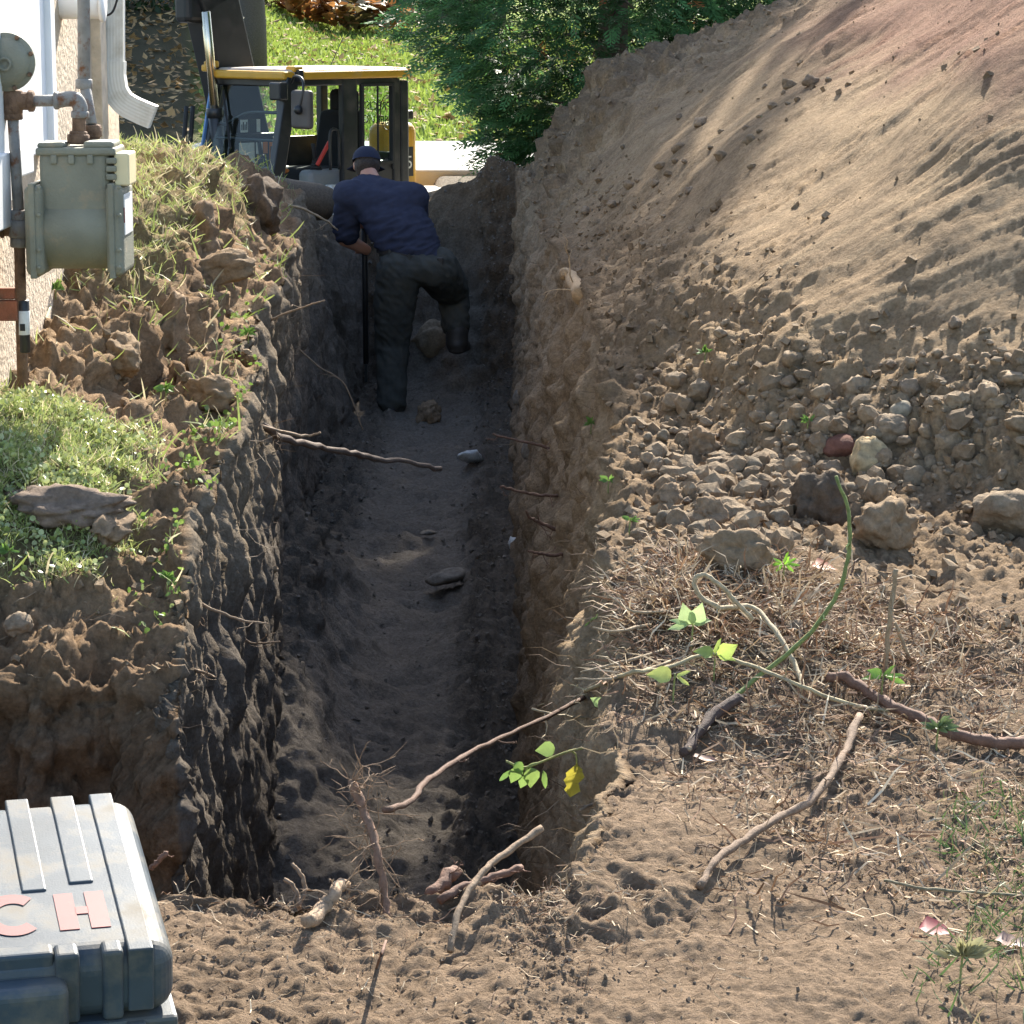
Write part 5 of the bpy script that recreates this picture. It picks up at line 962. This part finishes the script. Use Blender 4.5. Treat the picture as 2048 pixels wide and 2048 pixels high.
branch('leaning_twig', 'short twig leaning right of the dead upright twig', 'twig', [H(1815, 1320, .0), P(1805, 1285, H(1815, 1320).y), P(1790, 1245, H(1815, 1320).y)], .005, .004, (.28, .21, .13), .3, 0, seed=71)
branch('runner_vine', 'long thin vine crossing the litter towards the thick root', 'vine', on([(1075, 1430, .03), (1160, 1420, .04), (1250, 1400, .05), (1330, 1380, .05), (1420, 1352, .05), (1500, 1375, .05), (1580, 1405, .04), (1680, 1425, .02), (1800, 1440, .01)], .004), .005, .004, (.36, .30, .18), .15, 6, .08, .0018, 72)
branch('runner_vine', 'straight pale twig hanging left over the trench from the litter', 'vine', [H(1330, 1405, .05), P(1250, 1440, 6.3), P(1180, 1437, 6.2), P(1130, 1432, 6.15), P(1065, 1418, 6.1)], .005, .0025, (.40, .33, .22), .15, 4, .08, .0018, 73)
branch('litter_branch', 'bare branch pointing down left over the right wall lip', 'branch', [H(1380, 1520, .03), P(1300, 1555, 5.75), P(1240, 1590, 5.6), P(1160, 1620, 5.5)], .006, .003, (.33, .25, .17), .2, 4, .06, .0015, 74)
branch('litter_branch', 'dark bark piece lying in a gap of the root litter', 'branch', on([(1370, 1525, .01), (1400, 1480, .015), (1440, 1445, .02), (1480, 1420, .02)], .01), .010, .012, (.075, .05, .04), .2, 0, seed=75, n=8)
for k, (pl, lb) in enumerate([([(1480, 1205), (1290, 1225), (1215, 1190)], 'pale twig reaching left over the lip, topmost'), ([(1300, 1265), (1230, 1262), (1185, 1255)], 'short pale twig over the lip, second from top'), ([(1340, 1320), (1220, 1330), (1160, 1345)], 'pale twig over the lip, third from top'), ([(1350, 1340), (1240, 1355), (1150, 1358)], 'forked pale twig over the lip, lowest')]):
    h0 = H(*pl[0]); branch('lip_twig', lb, 'twig', [H(*pl[0], .02)]+[P(x, y, h0.y-.1) for x, y in pl[1:]], .004, .002, (.34, .26, .17), .2, 3, .05, .0012, 80+k)
lg = P(580, 395, 19.0); g = G(); ax_ = Vector((-.55, -.35, .12)).normalized(); g.lathe([(.08, -.02), (.115, 0), (.13, .08), (.125, .3), (.135, .6), (.10, .66)], lg-ax_*.3+Vector((0, 0, 0)), ax_, 16); o = g.build('log', 'bark', None, np.array([.11, .085, .06]), xf=TR(lg)); o.location = lg; tag(o, 'dirt-caked log end at the far left rim of the trench', 'log')
st_ = P(1140, 560, 13.2); branch('cut_root_stub', 'pale split root stub on the right slope above the trench', 'root', [H(1165, 590), H(1140, 565, .03), P(1122, 545, H(1140, 565).y-.05)], .035, .028, (.42, .28, .15), .3, 8, .25, .004, 90, 9)
# ------------------------------------------------------------------ leaves and weeds
def leafmesh(kind=0):
    if kind == 0: out = [(0, 0), (.08, .22), (.25, .40), (.5, .42), (.75, .24), (1.05, 0)]
    elif kind == 1: out = [(0, 0), (.15, .20), (.28, .30), (.40, .24), (.5, .32), (.66, .20), (.78, .24), (1, 0)]
    else: out = [(0, 0), (.2, .12), (.5, .17), (.8, .10), (1, 0)]
    V = []; F = []; n = len(out)
    for x, y_ in out:
        dz = -.32*x*x+.05*math.sin(9*x)
        V += [(x, -y_, dz+.30*y_+.05*math.sin(13*x)), (x, 0, dz), (x, y_, dz+.22*y_-.05*math.sin(11*x+1))]
    for i in range(n-1):
        k = 3*i; F += [(k, k+1, k+4, k+3), (k+1, k+2, k+5, k+4)]
    return V, F
def leaf(par, base, p, d, up, size, kind, col, name='leaf'):
    d = Vector(d).normalized(); n_ = Vector(up); n_ = (n_-d*n_.dot(d)).normalized(); s = n_.cross(d); V, F = leafmesh(kind); g = G(); g.add([Vector(p)-Vector(base)+(d*v[0]+s*v[1]+n_*v[2])*size for v in V], F); return g.build(name, 'leafy', par, np.array(col))
yv = 5.75; vb = P(1180, 1495, yv); vine = empty('leafy_vine', vb); tag(vine, 'vine sprig with green leaves and one yellow leaf hanging over the trench', 'vine')
def stem(par, base, pts, r, col): g = G(); g.tube(spline(pts, 4), r, 5); return g.build('stem', 'bark', par, np.array(col), xf=TR(base))
stem(vine, vb, [P(1290, 1470, yv+.2), P(1200, 1490, yv), P(1140, 1502, yv), P(1080, 1525, yv), P(1045, 1535, yv), P(1012, 1522, yv)], .0028, (.30, .30, .12)); stem(vine, vb, [P(1140, 1500, yv), P(1152, 1510, yv), P(1154, 1530, yv)], .0022, (.34, .36, .12)); stem(vine, vb, [P(1080, 1525, yv), P(1060, 1530, yv), P(1050, 1545, yv)], .002, (.3, .34, .12))
for (x, y_, dx, dy, sz, kd, c) in ((1110, 1497, -1, .1, .040, 0, (.24, .34, .10)), (1035, 1535, -.35, 1, .036, 0, (.22, .33, .09)), (1062, 1535, .05, 1, .044, 0, (.26, .37, .10)), (1086, 1540, .2, 1, .042, 2, (.22, .34, .09)), (1022, 1540, -.9, .9, .036, 2, (.18, .30, .08)), (1030, 1525, .6, .8, .030, 0, (.2, .32, .08)), (1050, 1552, -.3, 1, .028, 0, (.24, .36, .1)), (1153, 1528, -.12, 1, .075, 1, (.48, .42, .06))):
    p = P(x, y_, yv-.01); q_ = P(x+dx*50, y_+dy*50, yv-.02); leaf(vine, vb, p, q_-p, (.25, -1, .35), sz, kd, c)
def weed(px, py, label, cat, leaves, Y=None, name='weed', lift=.01, colr=(.16, .30, .05), st=True):
    b_ = H(px, py) if Y is None else P(px, py, Y); root = empty(name, b_); tag(root, label, cat)
    if st: stem(root, b_, [b_, b_+Vector((0, 0, .02)), b_+Vector((.003, 0, .045+lift))], .002, (.25, .28, .1))
    for (dx, dy, sz, kd) in leaves:
        d = Vector((dx, -.25*abs(dy)-.15, dy)); p = b_+Vector((dx*.006, -.01, .04+lift)); leaf(root, b_, p, d, (random.uniform(-.7, .7), -.6, random.uniform(.3, 1)), sz*.8, kd, np.array(colr)*random.uniform(.8, 1.25))
    return root
weed(1566, 1165, 'bright green small weed standing before the big clod', 'weed', [(-1, .25, .040, 2), (-.8, .9, .036, 2), (.05, 1, .042, 2), (.75, .8, .036, 2), (1, .1, .038, 2), (-.4, -.3, .03, 2), (.5, -.35, .032, 2), (.2, .5, .03, 2)], colr=(.22, .42, .05))
weed(1385, 1305, 'pale insect-eaten leaves on the litter mound', 'weed', [(-.5, 1, .06, 0), (.4, .9, .06, 0), (.7, .4, .045, 0), (-1, .4, .055, 2), (-1, -.1, .06, 2)], lift=.03, colr=(.34, .44, .20), name='leafy_weed')
weed(1425, 1360, 'yellow-green leaves below the pale insect-eaten ones', 'weed', [(1, .5, .055, 0), (.8, -.1, .05, 2), (-.6, .3, .05, 0), (.1, 1, .05, 2)], lift=.02, colr=(.34, .42, .10), name='leafy_weed'); weed(1350, 1405, 'ragged yellow leaf at the lip side of the litter', 'weed', [(-.9, .3, .06, 0), (.8, .6, .04, 2), (.9, -.4, .04, 2)], lift=.02, colr=(.40, .44, .12), name='leafy_weed')
weed(1760, 1395, 'curled green leaves beside the thick root', 'weed', [(.9, .3, .05, 2), (.4, .8, .045, 2), (1, -.2, .055, 2), (-.6, .5, .04, 0), (-1, .1, .05, 2)], lift=.01, colr=(.16, .28, .05), name='leafy_weed'); weed(1205, 1450, 'single pale leaf cluster near the overhanging root', 'weed', [(-.6, .5, .035, 0), (.6, .3, .04, 0), (.1, -.6, .035, 0)], lift=.01, colr=(.28, .38, .15), name='leafy_weed'); weed(1180, 1270, 'two narrow leaves hanging over the right lip', 'weed', [(-.4, -1, .06, 2), (.5, .8, .04, 2)], lift=.0, colr=(.2, .3, .08), name='leafy_weed')
for k, (x, y_, lb) in enumerate([(1215, 985, 'upper green weeds growing on the trench lip at the heap'), (1255, 1065, 'lower green weeds on the trench lip at the heap'), (1180, 865, 'small weed by the topmost wall root'), (1410, 725, 'tiny weed on the clods at the foot of the slide'), (1615, 862, 'small tuft among the stones left of the grey boulder'), (110, 600, 'green weed at the foot of the meter riser'), (495, 690, 'weed on the left lip beside the trench'), (330, 805, 'dark leafy weed at the lawn corner'), (350, 1010, 'clover-like weed at the lip end of the lawn'), (20, 1130, 'green leaves at the left edge by the sod slab'), (330, 1190, 'trailing weed on the broken end of the left bank')]):
    rr = random.Random(k); weed(x, y_, lb, 'weed', [(rr.uniform(-1, 1), rr.uniform(-.2, 1), rr.uniform(.5, 1)*.004*max(7, H(x, y_).y)*(1.2 if k > 4 else 1), rr.choice((0, 2, 2))) for _ in range(13)], lift=.0, colr=(.14, .24, .05))
weed(1920, 1965, 'dry pale grass clump at the lower right', 'grass clump', [(random.uniform(-1, 1), random.uniform(.1, 1), random.uniform(.03, .06), 2) for _ in range(26)], name='grass_clump', colr=(.32, .30, .16)); weed(1870, 1505, 'green grass clump beside the thick root at the right', 'grass clump', [(random.uniform(-1, 1), random.uniform(0, 1), random.uniform(.025, .05), 2) for _ in range(24)], name='grass_clump', colr=(.14, .19, .08))
for k, (x, y_, c, lb) in enumerate([(1840, 1865, (.32, .06, .07), 'dark red fallen leaf at the lower right'), (1985, 1895, (.42, .28, .22), 'curled brown fallen leaf near the right edge'), (1385, 1525, (.40, .24, .18), 'pinkish dead leaf beside the dark bark piece'), (1620, 1140, (.42, .14, .07), 'rust-coloured cedar sprig beside the bright weed'), (40, 700, (.35, .16, .08), 'brown leaf in the grass by the riser')]):
    b_ = H(x, y_, .012); root = empty('fallen_leaf', b_); tag(root, lb, 'leaf'); leaf(root, b_, b_, (.9, -.2, .12), (0, -.4, 1), .055, k % 3, c, 'blade')
